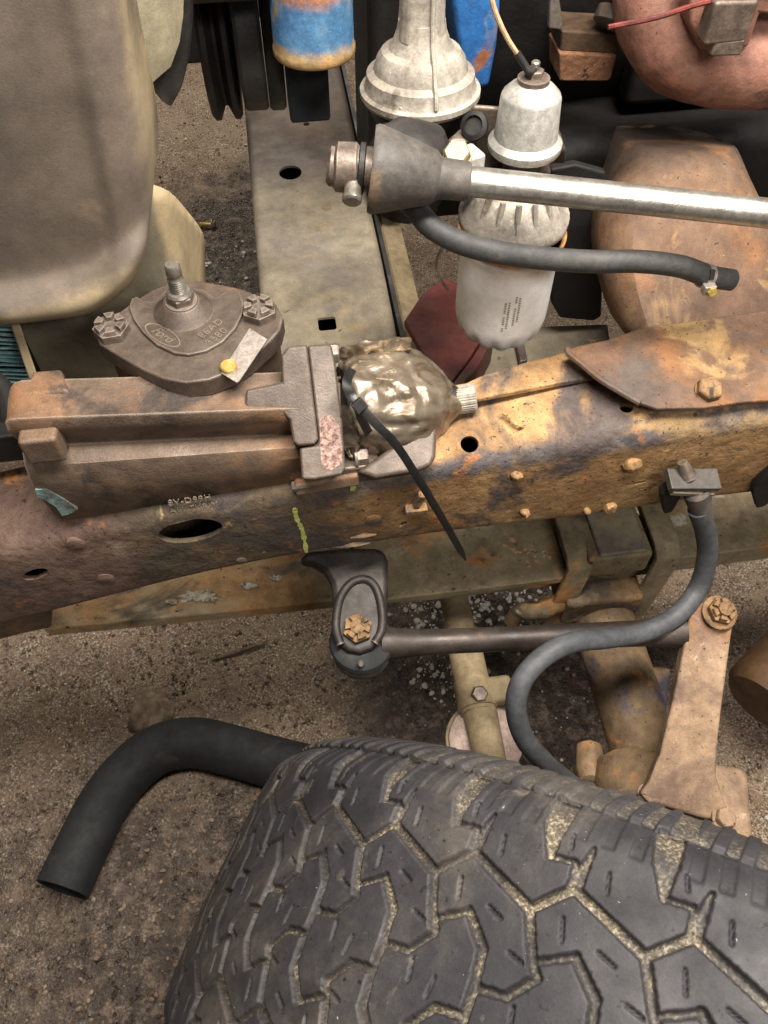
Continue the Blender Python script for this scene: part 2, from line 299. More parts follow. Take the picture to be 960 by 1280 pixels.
def circle(c, r, n=24, ax=(1, 0, 0), ay=(0, 1, 0), ry=None):
    ax, ay = Vector(ax), Vector(ay); return [Vector(c) + ax*r*math.cos(2*math.pi*i/n) + ay*(ry or r)*math.sin(2*math.pi*i/n) for i in range(n)]
def cut(o, geos, bevel=None):
    """boolean-cut holes into o (cutters are thrown away)"""
    me = bpy.data.meshes.new('cutter'); vs, fs = join(*geos); me.from_pydata([tuple(v) for v in vs], [], fs)
    bm = bmesh.new(); bm.from_mesh(me); bmesh.ops.recalc_face_normals(bm, faces=bm.faces); bm.to_mesh(me); bm.free()
    c = bpy.data.objects.new('cutter', me); COL.objects.link(c)
    md = o.modifiers.new('cut', 'BOOLEAN'); md.object = c; md.solver = 'EXACT'; md.operation = 'DIFFERENCE'
    bpy.context.view_layer.update()
    dg = bpy.context.evaluated_depsgraph_get(); nm = bpy.data.meshes.new_from_object(o.evaluated_get(dg))
    o.modifiers.remove(md); old = o.data; nm.name = old.name; o.data = nm; bpy.data.meshes.remove(old)
    bpy.data.objects.remove(c); bpy.data.meshes.remove(me)
    for p in nm.polygons: p.use_smooth = True
    nm.set_sharp_from_angle(angle=R(40))
def text_geo(s, size, origin, ex, ey, depth, shear=0, space=1.0):
    cu = bpy.data.curves.new('t', 'FONT'); cu.body = s; cu.size = size; cu.extrude = depth/2; cu.align_x = 'CENTER'; cu.shear = shear; cu.space_character = space
    cu.resolution_u = 3
    o = bpy.data.objects.new('t', cu); COL.objects.link(o); bpy.context.view_layer.update()
    me = bpy.data.meshes.new_from_object(o.evaluated_get(bpy.context.evaluated_depsgraph_get()))
    ex = Vector(ex).normalized(); ey = Vector(ey); ey = (ey - ex*ey.dot(ex)).normalized(); ez = ex.cross(ey)
    V = [Vector(origin) + ex*v.co.x + ey*v.co.y + ez*v.co.z for v in me.vertices]; F = [tuple(p.vertices) for p in me.polygons]
    bpy.data.objects.remove(o); bpy.data.curves.remove(cu); bpy.data.meshes.remove(me)
    return V, F
def rock(c, r, sq=.7, seed=0):
    rnd = random.Random(seed); bm = bmesh.new(); bmesh.ops.create_icosphere(bm, subdivisions=1, radius=1)
    V = [Vector(c) + Vector((v.co.x, v.co.y, v.co.z*sq))*r*(rnd.uniform(.65, 1.15)) for v in bm.verts]; F = [tuple(v.index for v in f.verts) for f in bm.faces]; bm.free()
    return V, F
def crumple(geo, amp, sc, off=0):
    vs, fs = geo; V = []
    for v in vs:
        q = Vector(v)*sc + Vector((off, off, off))
        n = noise.noise_vector(q) + .5*noise.noise_vector(q*2.3)
        V.append(Vector(v) + n*amp)
    return V, fs

# ================================================================== the setting
# floor: rough oily concrete
def floor_mat():
    m = bpy.data.materials.new('oily_concrete'); m.use_nodes = True; nt = m.node_tree; N = nt.nodes; L = nt.links; b = N['Principled BSDF']
    tc = N.new('ShaderNodeTexCoord')
    def noi(sc, det=8, rgh=.6, dis=0, loc=(0, 0, 0)):
        n = N.new('ShaderNodeTexNoise'); n.inputs['Scale'].default_value = sc; n.inputs['Detail'].default_value = det; n.inputs['Roughness'].default_value = rgh; n.inputs['Distortion'].default_value = dis
        mp = N.new('ShaderNodeMapping'); mp.inputs['Location'].default_value = loc; L.new(tc.outputs['Object'], mp.inputs[0]); L.new(mp.outputs[0], n.inputs['Vector']); return n.outputs[0]
    def ramp(src, st):
        r = N.new('ShaderNodeValToRGB'); L.new(src, r.inputs[0])
        while len(r.color_ramp.elements) < len(st): r.color_ramp.elements.new(.5)
        for e, (p, h) in zip(r.color_ramp.elements, st): e.position = p; e.color = lin(h)
        return r.outputs[0]
    def rng(src, a, c, lo=0, hi=1):
        q = N.new('ShaderNodeMapRange'); q.interpolation_type = 'SMOOTHSTEP'; q.inputs[1].default_value = a; q.inputs[2].default_value = c; q.inputs[3].default_value = lo; q.inputs[4].default_value = hi; L.new(src, q.inputs[0]); return q.outputs[0]
    def mix(f, a, c):
        x = N.new('ShaderNodeMix'); x.data_type = 'RGBA'; L.new(f, x.inputs[0]); L.new(a, x.inputs[6])
        if isinstance(c, str): x.inputs[7].default_value = lin(c)
        else: L.new(c, x.inputs[7])
        return x.outputs[2]
    def math_(op, a, c):
        x = N.new('ShaderNodeMath'); x.operation = op
        for i, v in enumerate((a, c)):
            if isinstance(v, (int, float)): x.inputs[i].default_value = v
            else: L.new(v, x.inputs[i])
        return x.outputs[0]
    base = ramp(noi(5, 10, .7, .5), [(.3, '#6d574a'), (.45, '#8a7462'), (.58, '#a18b73'), (.72, '#b8a68e')])
    base = mix(rng(noi(3.1, 4, .5, .3, (4, 2, 0)), .5, .66), base, '#7a6048')
    agg = ramp(noi(230, 4, .7), [(.32, '#2e2520'), (.44, '#705f52'), (.54, '#a08e76'), (.63, '#e2dac8')])
    base = mix(rng(noi(26, 6), .36, .62, .25, .8), base, agg)
    # dark pits and oil
    pit = rng(noi(60, 3, .55, .2, (1, 5, 2)), .62, .66)
    base = mix(math_('MULTIPLY', pit, .55), base, '#463a32')
    pit2 = rng(noi(34, 5, .65, .6, (8, 5, 2)), .62, .70)
    base = mix(math_('MULTIPLY', pit2, .6), base, '#4d4138')
    for vs, th, am, hx in ((55, .16, .8, '#241d1a'), (120, .20, .7, '#2b231e'), (95, .13, .9, '#e2d9c6')):     # oil drips, pock marks and pale grains
        vo = N.new('ShaderNodeTexVoronoi'); vo.inputs['Scale'].default_value = vs; L.new(tc.outputs['Object'], vo.inputs['Vector'])
        sx = N.new('ShaderNodeSeparateColor'); L.new(vo.outputs['Color'], sx.inputs[0])
        tt = math_('MULTIPLY', sx.outputs[0], math_('MULTIPLY', rng(noi(7, 4, .6, .2, (vs, 1, 1)), .42, .62), th*2.2))
        dd = math_('SUBTRACT', tt, math_('ADD', vo.outputs['Distance'], math_('MULTIPLY', math_('SUBTRACT', noi(260, 2), .5), .25)))
        base = mix(math_('MULTIPLY', rng(dd, 0, .05), am), base, hx)
    def stain(cx, cy, r, soft, wob, sc):
        g = N.new('ShaderNodeVectorMath'); g.operation = 'DISTANCE'; L.new(tc.outputs['Object'], g.inputs[0]); g.inputs[1].default_value = (cx, cy, 0)
        d = math_('ADD', g.outputs['Value'], math_('MULTIPLY', math_('SUBTRACT', noi(sc, 5, .6, .4, (cx, cy, 1)), .5), wob))
        return rng(d, r - soft, r + soft, 1, 0)
    st = stain(-.12, 2.05, .42, .12, .7, 6)
    st = math_('MAXIMUM', st, stain(-.30, .18, .34, .18, .5, 7))
    st = math_('MAXIMUM', st, stain(.35, .62, .34, .16, .5, 8))
    st = math_('MAXIMUM', st, math_('MULTIPLY', stain(-.50, .05, .58, .26, .6, 6), .85))
    wet = math_('MULTIPLY', st, rng(noi(34, 6), .34, .55, .6, 1))
    base = mix(math_('MULTIPLY', wet, .9), base, '#281f1a')
    L.new(base, b.inputs['Base Color'])
    L.new(rng(math_('ADD', wet, math_('MULTIPLY', noi(40), .3)), .3, 1.1, .88, .22), b.inputs['Roughness'])
    h = math_('ADD', math_('MULTIPLY', noi(190, 3, .6), .35), math_('ADD', math_('MULTIPLY', noi(26, 8, .65), 1.2), math_('MULTIPLY', pit, -.5)))
    bp = N.new('ShaderNodeBump'); bp.inputs['Strength'].default_value = .9; bp.inputs['Distance'].default_value = .008; L.new(h, bp.inputs['Height']); L.new(bp.outputs[0], b.inputs['Normal'])
    return m
M['floor'] = floor_mat()
V = []; F = []; nx, ny = 200, 240
for j in range(ny):
    for i in range(nx):
        x = -2.5 + 6*i/(nx-1); y = -1.2 + 8*j/(ny-1)
        V.append((x, y, .006*noise.noise(Vector((x*7, y*7, 0))) + .003*noise.noise(Vector((x*21, y*21, 3)))))
for j in range(ny-1):
    for i in range(nx-1): F.append((j*nx+i, j*nx+i+1, (j+1)*nx+i+1, (j+1)*nx+i))
fl = mk('floor', (V, F), 'floor', smooth=180, kind='structure')

# loose grit and white chips on the floor
def scatter(name, label, mat, zones, seed, rmin, rmax):
    rnd = random.Random(seed); bm = bmesh.new(); bmesh.ops.create_icosphere(bm, subdivisions=1, radius=1)
    sv = [v.co.copy() for v in bm.verts]; sf = [tuple(v.index for v in f.verts) for f in bm.faces]; bm.free(); V = []; F = []
    for cx, cy, sx, sy, n in zones:
        for _ in range(n):
            x = rnd.gauss(cx, sx); y = rnd.gauss(cy, sy); r = rmin + (rmax-rmin)*rnd.random()**4; k = len(V)
            fl_ = rnd.uniform(.45, .9)
            a = rnd.uniform(0, 6.28); ca, sa = math.cos(a), math.sin(a); ex = rnd.uniform(.6, 1)
            for v in sv:
                j = rnd.uniform(.75, 1.15); vx, vy = v.x*ex*r*j, v.y*r*j
                V.append((x+vx*ca-vy*sa, y+vx*sa+vy*ca, r*.4 + v.z*r*fl_*j))
            F += [tuple(q+k for q in f) for f in sf]
    return mk(name, (V, F), mat, smooth=0, label=label, kind='stuff', cat=None)
scatter('floor_grit', 'loose brown grit scattered over the concrete floor', 'grit', [(-.35, .55, .3, .3, 2600), (-.5, .2, .2, .25, 1500), (.75, .35, .25, .25, 700), (.3, .6, .3, .2, 500), (-.3, 2.2, .3, .5, 900)], 3, .001, .0065)
scatter('white_chips', 'small white chips strewn on the dark oily floor', 'chip', [(.30, .82, .10, .035, 420), (.34, .62, .10, .10, 70), (.20, .70, .025, .05, 90), (-.24, 2.02, .09, .09, 110), (.75, .55, .15, .2, 25), (.5, .85, .2, .1, 60), (-.3, 3.0, .15, .3, 40)], 5, .002, .0085)

# ================================================================== frame rail
def lerp_tab(tab, x):
    for (a, va), (b, vb) in zip(tab, tab[1:]):
        if x <= b: return va + (vb-va)*(x-a)/(b-a)
    return tab[-1][1]
RY = .50
ZB = [(-.9, .63)] + [(p.x, p.z - .003) for p in (at(x_, y_, Y=RY) for x_, y_ in ((0, 785), (130, 751), (260, 718), (400, 691), (560, 668), (690, 653), (743, 648), (827, 632), (893, 625), (960, 617), (1100, 602)))] + [(1.4, .85)]
ZT = [(-.9, .80), (-.6, .83), (-.38, .855), (-.26, .878), (-.1, .902), (.05, .917), (.23, .932), (.46, .947), (.7, .96), (1.2, .97)]
def sm(tab, x): return (lerp_tab(tab, x-.05) + 2*lerp_tab(tab, x) + lerp_tab(tab, x+.05))/4
def rail_sec(x, y0=RY, width=.10, t=.006):
    zb, zt = sm(ZB, x), sm(ZT, x); r = .026; P = []
    P.append((y0+width, zt))
    for k in range(7):
        a = R(90 + 15*k); P.append((y0+r+r*math.cos(a), zt-r+r*math.sin(a)))
    for k in range(5):
        a = R(180 + 22.5*k); P.append((y0+.016+.016*math.cos(a), zb+.016+.016*math.sin(a)))
    P.append((y0+width*.8, zb))
    I = []
    for k in range(len(P)):
        a = Vector(P[max(k-1, 0)]); b = Vector(P[min(k+1, len(P)-1)]); d = (b-a).normalized(); n = Vector((-d.y, d.x))
        I.append((P[k][0]+n.x*t, P[k][1]+n.y*t))
    return [Vector((x, y, z)) for y, z in P + I[::-1]]
xs = [-.75 + .025*i for i in range(70)]
rail = thing('frame_rail', 'rusty steel frame rail of a truck with bolt holes, carrying the steering gear', 'frame rail', (0, RY, sm(ZB, 0)))
rb = mk('rail_channel', loft([rail_sec(x) for x in xs]), 'rail', rail, smooth=50)
def hole_face(px, py, rx, rz, tilt=0, n=24):
    c = at(px, py, Y=RY); o = []
    for i in range(n):
        a = 2*math.pi*i/n; u = rx*math.cos(a); v = rz*math.sin(a)
        o.append(c + Vector((u*math.cos(tilt)-v*math.sin(tilt), -.03, u*math.sin(tilt)+v*math.cos(tilt))))
    return prism(o, (0, .045, 0))
def hole_top(px, py, r, z=None, n=20, ry=None):
    c = at(px, py, Z=z); return prism(circle(c - Vector((0, 0, .05)), r, n, ry=ry), (0, 0, .1))
def to_local(gs, o):
    off = wloc(o); return [([Vector(v)-off for v in vs], fs) for vs, fs in gs]
# the cutters live in world space, so they are moved with the part's own offset
def cut_world(o, gs): cut(o, gs)
holes = [hole_face(238, 664, .034, .020, R(8)), hole_face(44, 718, .016, .0085, R(28)), prism(circle(at(588, 553, Z=.930) + Vector((0, -.4, .9))*.03, .0092, 20, ay=(0, .9, .4)), Vector((0, .4, -.9))*.06), hole_top(785, 504, .0068, .945),
         hole_face(795, 604, .012, .0028, R(6)), hole_face(503, 655, .006, .004, R(40))]
cut_world(rb, holes)
for px, py, r in ((94, 681, .010), (132, 724, .010), (302, 701, .006), (467, 650, .009)):
    mk('rivet', lathe(at(px, py, Y=RY-.0005), (0, -1, 0), [(-.004, r), (.0004, r), (.0011, r*.85), (.0012, r*.2)], 20), 'rail', rail)
for px, py, r in ((790, 580, .010), (762, 634, .0085), (733, 637, .004), (645, 594, .006), (655, 640, .005)):
    mk('rivet', crumple(lathe(at(px, py, Y=RY-.0005), (.25, -1, .2), [(-.006, r), (.002, r), (.005, r*.8), (.0065, r*.35)], 14), .0022, 150, px), 'rail', rail)
# broken spot weld bits and clip on the outer face
c = at(520, 636, Y=RY-.004); mk('clip', join(box(c, (.012, .006, .004)), box(c + Vector((.003, 0, .016)), (.004, .004, .010), m=Matrix.Rotation(.3, 3, 'Y'))), 'rail', rail, bevel=.0015)
for a, b_ in (((438, 673), (470, 668)), ((425, 684), (462, 678))):
    mk('loose_flake', crumple(tube([at(*a, Y=RY-.002), at((a[0]+b_[0])/2, (a[1]+b_[1])/2-1, Y=RY-.003), at(*b_, Y=RY-.002)], [.001, .0028, .001], 6, flat=.6), .0012, 220), 'rail', rail)
# weld squiggles on the flange
mk('weld_bead', crumple(tube(spline([at(x, y, Z=.937) for x, y in ((628, 516), (636, 521), (643, 528), (649, 532), (656, 530))], 5), .0022, 8, flat=.7), .0012, 300), 'rail', rail)
# reinforcing plate on the inner edge of the flange
zt = lambda x: sm(ZT, x)
pl = [(548, 505), (566, 487), (600, 470), (660, 452), (712, 438), (760, 440), (748, 470), (700, 478), (640, 490), (590, 499)]
o = [at(x, y, Z=.945) for x, y in pl]
mk('reinforcing_plate', crumple(prism(o, (0, 0, -.007)), .0012, 40), 'rail', rail, bevel=.002)
mk('added_dark_web', loft([[Vector((x, RY+.088, sm(ZB, x)+.004)), Vector((x, RY+.094, sm(ZB, x)+.004)), Vector((x, RY+.094, sm(ZT, x)-.007)), Vector((x, RY+.088, sm(ZT, x)-.007))] for x in xs]), 'greasy', rail)  # dark web added inside the channel so the rail holes look black
# dab of yellow paint, spread over the face
def dab(name, pts, mat, parent, Y, wd, th=.0007, seed=0):
    rnd = random.Random(seed); L_, R_ = [], []
    P = spline([at(x, y, Y=Y) for x, y in pts], 6)
    for i, p in enumerate(P):
        d = (P[min(i+1, len(P)-1)] - P[max(i-1, 0)]).normalized(); n = Vector((d.z, 0, -d.x)); ww = wd*rnd.uniform(.5, 1.15)
        L_.append(p + n*ww); R_.append(p - n*ww)
    return mk(name, prism(L_ + R_[::-1], (0, -th, 0)), mat, parent)
dab('paint_mark', [(368, 635), (371, 648), (377, 660), (380, 672), (383, 690)], 'yellow', rail, RY-.0002, .0028, seed=1)
dab('paint_mark', [(443, 604), (441, 610), (440, 613)], 'yellow', rail, RY-.0002, .003, seed=2)

# ------------------------------------------------------------------ crossmember
cm = thing('crossmember', 'dusty grey steel crossmember plate with a round and a square hole', 'crossmember', (.045, .62, .74))
def cm_sec(y):
    zt_ = .775 + (.012 if y > 1.0 else .012*max(0, (y-.8)/.2)); x0, x1 = -.047, .138; r = .012
    P = [(x0, zt_-.05)]
    for k in range(5): a = R(180-22.5*k); P.append((x0+r+r*math.cos(a), zt_-r+r*math.sin(a)))
    for k in range(5): a = R(90-22.5*k); P.append((x1-r+r*math.cos(a), zt_-r+r*math.sin(a)))
    P.append((x1, zt_-.05)); Q = [(x0+.004 if x < .04 else x1-.004, z) if i in (0, len(P)-1) else (x + (.004 if x < .04 else -.004), z-.004) for i, (x, z) in enumerate(P)]
    return [Vector((x, y, z)) for x, z in P + Q[::-1]]
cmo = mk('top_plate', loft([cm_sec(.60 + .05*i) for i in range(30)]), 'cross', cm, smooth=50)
cut(cmo, [hole_top(363, 217, .0185, .785, ry=.020), hole_top(383, 155, .0055, .787), hole_top(376, 121, .0055, .787), prism([at(409, 407, Z=.776) + Vector((x, y, -.05)) for x, y in ((-.0125, -.010), (-.010, -.0125), (.010, -.0125), (.0125, -.010), (.0125, .010), (.010, .0125), (-.010, .0125), (-.0125, .010))], (0, 0, .1))])
mk('added_dark_plate', box((.045, 1.32, .730), (.088, .70, .002)), 'greasy', cm)  # dark sheet added below the holes to keep the inside dark
mk('paint_spot', lathe(at(408, 259, Z=.7871), (0, 0, 1), [(0, .008), (.0006, .0078), (.0007, .003)], 14), 'tan', cm)
# narrow channel lying beside the crossmember
ch = thing('support_strap', 'narrow tan steel strip running beside the crossmember plate', 'strap', (.17, .7, .70))
mk('strip', loft([[Vector((.150, y, .70)), Vector((.150, y, .745)), Vector((.156, y, .750)), Vector((.186, y, .742)), Vector((.188, y, .70))] for y in [.62 + .05*i for i in range(18)]]), 'tan', ch, smooth=40)
mk('black_flange', loft([[Vector((.141, y, .72)), Vector((.141, y, .778)), Vector((.147, y, .779)), Vector((.148, y, .72))] for y in [.62 + .05*i for i in range(28)]]), 'black', ch)

# far side frame rail
fr = thing('far_frame_rail', 'dark greasy frame rail across the engine bay', 'frame rail', (0, 1.75, .70))
mk('rail_channel', loft([[Vector((x, 1.78, .70)), Vector((x, 1.78, .80)), Vector((x, 1.87, .81)), Vector((x, 1.88, .70))] for x in (-1.2, 1.4)]), 'greasy', fr, bevel=.012)

# ================================================================== steering gear
sg = thing('steering_gear', 'brown cast iron steering gear box with bolted oval cover, sitting on the frame rail', 'steering gear', (-.12, .56, .89))
PROF = [(.535, 664, 618), (.512, 652, 607), (.504, 632, 592), (.502, 607, 574), (.508, 582, 560), (.518, 564, 549), (.525, 556, 543), (.5245, 549, 536), (.517, 541, 530), (.514, 534, 523), (.517, 522, 511), (.526, 514, 503)]
def body_sec(x, sh=0):
    o = []
    for Y, a, b_ in PROF:
        pl_, pr_ = at(60, a, Y=Y), at(360, b_, Y=Y); t = (x-pl_.x)/(pr_.x-pl_.x); o.append(Vector((x, Y+sh, pl_.z+(pr_.z-pl_.z)*t)))
    zt_ = o[-1].z + .003
    o += [Vector((x, .545, zt_)), Vector((x, .562, zt_)), Vector((x, .575, zt_-.02)), Vector((x, .60, .90)), Vector((x, .59, .885 + .07*(x+.1)))]
    return o
def shrink(sec, f, dx):
    c = sum(sec, Vector())/len(sec); return [Vector((p.x+dx, c.y+(p.y-c.y)*f, c.z+(p.z-c.z)*f)) for p in sec]
XB0, XB1 = -.258, .002
secs = [shrink(body_sec(XB0), .90, -.004), shrink(body_sec(XB0), .97, .001)] + [body_sec(XB0 + .008 + (XB1-XB0-.008)*i/14) for i in range(15)]
mk('housing', loft(secs), 'cast_rust', sg, smooth=35)
# lugs on the left end
c = at(54, 553, Y=.512); mk('lug', box(c, (.017, .012, .016)), 'cast_rust', sg, bevel=.004)
c = at(68, 502, Z=1.005); mk('lug', prism([c + Vector(v) for v in ((-.020, -.014, 0), (.022, -.014, 0), (.013, .016, 0), (-.013, .016, 0))], (0, 0, .026)), 'cast_rust', sg, bevel=.004)
# sector boss and cover
ZC = 1.035
def topo(pts, z): return [at(x, y, Z=z) for x, y in pts]
COV = [(117, 414), (120, 402), (132, 394), (150, 389), (166, 377), (190, 362), (215, 353), (245, 350), (275, 355), (300, 360), (322, 368), (345, 380), (354, 396), (350, 412), (338, 426), (312, 448), (290, 463), (262, 474), (232, 478), (204, 473), (178, 462), (150, 446), (124, 430)]
cv = topo(COV, ZC); cen = sum(cv, Vector())/len(cv)
mk('sector_boss', prism([cen + (p-cen)*.93 + Vector((0, .004, -.018)) for p in cv], (0, 0, -.10)), 'cast_rust', sg, bevel=.004)
cover = mk('sector_cover', prism(cv, (0, 0, -.021)), 'cover', sg, bevel=.0022)
DISC = [(164, 373), (161, 383), (166, 398), (178, 415), (196, 431), (218, 441), (236, 443), (258, 438), (278, 427), (294, 410), (303, 392), (305, 378), (300, 364), (292, 359), (282, 364), (270, 372), (255, 362), (228, 357), (205, 364), (193, 377), (180, 376), (171, 370)]
mk('raised_disc', prism(topo(DISC, ZC+.0035), (0, 0, -.006)), 'cover', cover, bevel=.0012)
stud = at(229, 386, Z=ZC+.006)
mk('adjuster_boss', lathe(stud - Vector((0, 0, .004)), (0, 0, 1), [(0, .030), (.003, .0275), (.008, .022), (.012, .0185), (.0135, .0165), (.013, .010)], 32), 'cover', cover)
mk('adjuster_nut', join(hexhead(stud + Vector((0, 0, .0085)), (0, 0, 1), .0135, .010, 1.15, rot=.3)), 'bolt', cover, bevel=.0006)
prof = [(0, .0075)]
for i in range(9): prof += [(.002+i*.0022, .0078), (.0031+i*.0022, .0070)]
prof += [(.024, .0068), (.0245, .0072), (.034, .0072), (.036, .0062)]
mk('adjuster_stud', lathe(stud + Vector((0, 0, .016)), (0, 0, 1), prof, 20), 'steel', cover)
mk('stud_washer', lathe(stud + Vector((0, 0, .0165)), (0, 0, 1), [(0, .0115), (.003, .0122), (.0055, .0105), (.006, .007)], 24), 'steel', cover)
for px, py, rt in ((141, 411, .1), (325, 388, .5)):
    mk('cover_bolt', castle_nut(at(px, py+5, Z=ZC), (0, 0, 1), .0172, .0135, rot=rt), 'bolt', cover, bevel=.0006)
# gasket sliver behind the cover
mk('gasket', prism([p + Vector((0, .006, -.0215)) for p in cv], (0, 0, -.0015)), 'brass', sg)
# cast emblem (oval with script) and casting number
e0 = at(203, 419, Z=ZC+.0036); ex = at(222, 431, Z=ZC+.0036) - at(184, 406, Z=ZC+.0036); L2 = ex.length/2; ex.normalize(); ey = Vector((-ex.y, ex.x, 0))
mk('cast_emblem', tube([e0 + ex*(L2+.001)*math.cos(2*math.pi*i/28) + ey*.0082*math.sin(2*math.pi*i/28) for i in range(29)], .0008, 6), 'cover', cover)
mk('cast_script', text_geo('Ford', .0135, e0 - ey*.0042, ex, ey, .0014, shear=.35, space=.95), 'cover', cover)
tx = at(278, 402, Z=ZC+.0036) - at(252, 422, Z=ZC+.0036)
for s_, px, py in (('E6AD', 257, 417), ('3580', 264, 427)):
    t0 = at(px+6, py-6, Z=ZC+.0036); exx = tx.normalized(); eyy = Vector((-exx.y, exx.x, 0))
    mk('cast_number', text_geo(s_, .0115, t0 - eyy*.004, exx, eyy, .0014, space=1.1), 'cover', cover)
for s_, px, py, sz in (('8V-D99H', 238, 628, .0100), ('A11 TUR M', 243, 637, .0090)):
    p0 = at(px, py, Y=.5045); exx = Vector((1, 0, .05)); mk('cast_number', text_geo(s_, sz, p0, exx, Vector((0, -.35, 1)) * -1 if False else Vector((0, .2, 1)), .0016, space=1.15), 'cast_rust', sg)
# tin tag under the right cover bolt, held by a brass rivet
tg = topo([(312, 410), (334, 424), (299, 476), (296, 478), (276, 466), (280, 460)], ZC+.0022)
mk('tin_tag', prism(tg, (0, 0, -.0010)), 'tin', sg, smooth=0)
mk('brass_rivet', lathe(at(286, 460, Z=ZC+.0022), (0, 0, 1), [(-.002, .0070), (.003, .0078), (.0042, .0068), (.0044, .002)], 20), 'brass', sg)
# end flange: T lug, end plate with ground patch
Z0 = 1.022
T = [(307, 487), (352, 478), (351, 445), (360, 433), (384, 430), (398, 548), (394, 556), (372, 558), (366, 552), (361, 525), (352, 515), (340, 512), (312, 516), (306, 505)]
def pt_T(x, y):
    # the lug's face lies on the sloping end of the housing
    return atp(x, y, (0, .525, 1.012), Vector((0, -.62, .78)).normalized())
mk('tee_lug', prism([pt_T(x, y) for x, y in T], Vector((0, .03, -.035))), 'cover', sg, bevel=.003)
EP = [(384, 431), (414, 430), (419, 452), (428, 520), (432, 585), (428, 594), (394, 600), (377, 600), (374, 560), (396, 556), (398, 548)]
EPn = Vector((0, -.55, .83)).normalized()
ep = mk('end_plate', prism([atp(x, y, (0, .526, 1.003), EPn) for x, y in EP], Vector((0, .045, -.05))), 'cover', sg, bevel=.003)
mk('ground_patch', prism([atp(x, y, (0, .526, 1.0036), EPn) for x, y in ((399, 522), (414, 518), (424, 532), (428, 560), (427, 580), (414, 588), (402, 585), (400, 552))], Vector((0, .001, -.0012))), 'grindpatch', ep)
mk('foot_flange', loft([[Vector((x, .495, z)), Vector((x, .499, z+.013)), Vector((x, .56, z+.015)), Vector((x, .56, z))] for x, z in ((-.02, .900), (.045, .906))]), 'cast_rust', sg, bevel=.003)
mk('shiny_shim', prism([at(x, y, Y=.497) for x, y in ((365, 612), (402, 607), (403, 611), (385, 615), (366, 615))], (0, .01, 0)), 'steel', sg)
for px, py, Y, d in ((416, 442, .60, (1, -.1, 0)), (440, 548, .525, (1, -.2, .1)), (452, 572, .515, (1, 0, 0))):
    mk('end_bolt', join(hexhead(at(px-8, py, Y=Y), d, .0105, .013, 1.1, rot=.4)), 'bolt', sg, bevel=.0006)
mk('end_casting', box(at(447, 583, Y=.515), (.022, .012, .013)), 'bolt', sg, bevel=.003)
# teal paint smear on the housing corner
def smear(pts, mat, Y, parent, name='paint_smear'): return mk(name, prism([at(x, y, Y=Y) for x, y in pts], (0, .004, 0)), mat, parent)
smear([(44, 613), (58, 611), (68, 617), (80, 624), (97, 637), (88, 642), (78, 645), (70, 634), (58, 626), (47, 622)], 'tealpaint', .5022, sg)
# input valve body under the wrapping
vc = at(505, 502, Y=.565)
mk('valve_body', lathe(at(430, 505, Y=.565), (1, 0, -.08), [(0, .034), (.05, .034), (.055, .032), (.085, .026), (.10, .015), (.125, .012)], 28), 'black', sg)
mk('valve_flange', prism([atp(x, y, (.1, .52, .945), Vector((0, -.45, .89)).normalized()) for x, y in ((445, 590), (530, 530), (547, 530), (545, 570), (540, 582), (520, 590), (470, 598))], Vector((0, .02, -.03))), 'cover', sg, bevel=.005)
def spl(t, h, j): return 1 + (.05 if int(t/(2*math.pi)*72) % 2 else 0)
sp0 = at(552, 503, Y=.565); sd = (at(586, 498, Y=.563) - sp0).normalized()
mk('input_neck', lathe(sp0, sd, [(0, .013), (.012, .013), (.0125, .0115), (.016, .0115)], 24), 'alloy', sg)
mk('input_spline', lathe(sp0 + sd*.0145, sd, [(0, .0125), (.0015, .0142), (.019, .0142), (.021, .0125)], 72, spl), 'alloy', sg, smooth=20)

# brown plastic wrapped over the valve end
def wrap_mat():
    m = bpy.data.materials.new('brown_packing_film'); m.use_nodes = True; nt = m.node_tree; N = nt.nodes; L = nt.links; b = N['Principled BSDF']
    tc = N.new('ShaderNodeTexCoord'); n = N.new('ShaderNodeTexNoise'); n.inputs['Scale'].default_value = 38; n.inputs['Detail'].default_value = 4; n.inputs['Distortion'].default_value = 1.2
    L.new(tc.outputs['Object'], n.inputs['Vector']); r = N.new('ShaderNodeValToRGB'); L.new(n.outputs[0], r.inputs[0])
    for e, (p, h) in zip(r.color_ramp.elements, ((.3, '#6a5b49'), (.7, '#a89c8a'))): e.position = p; e.color = lin(h)
    L.new(r.outputs[0], b.inputs['Base Color']); b.inputs['Metallic'].default_value = .65; b.inputs['Roughness'].default_value = .3
    n2 = N.new('ShaderNodeTexNoise'); n2.inputs['Scale'].default_value = 22; n2.inputs['Detail'].default_value = 3.5; n2.inputs['Distortion'].default_value = 1.0; L.new(tc.outputs['Object'], n2.inputs['Vector'])
    bp = N.new('ShaderNodeBump'); bp.inputs['Strength'].default_value = .5; bp.inputs['Distance'].default_value = .004; L.new(n2.outputs[0], bp.inputs['Height']); L.new(bp.outputs[0], b.inputs['Normal'])
    return m
M['film'] = wrap_mat()
pw = thing('plastic_wrap', 'shiny brown crumpled plastic film wrapped round the input end of the steering gear', 'plastic wrap', at(500, 545, Y=.55))
def ridged(geo, amp, sc, c):
    """crumpled film: creased facets (cell distances) on a warped, axis-stretched grid"""
    vs, fs = geo; V = []
    for v in vs:
        v = Vector(v); d = (v-c).normalized(); q = Vector((v.x*.75, v.y, v.z))*sc; q = q + .45*noise.noise_vector(q*.7)
        f1 = noise.voronoi(q)[0]; f2 = noise.voronoi(q*2.1 + Vector((3, 1, 7)))[0]
        V.append(v + d*amp*((f1[1]-f1[0])*1.0 + .42*(f2[1]-f2[0]) - .55))
    return V, fs
wc = at(495, 500, Y=.565)
def wrapfn(t, h, j): return 1 + .10*math.sin(2*t+.6) + .07*math.sin(3*t+1)
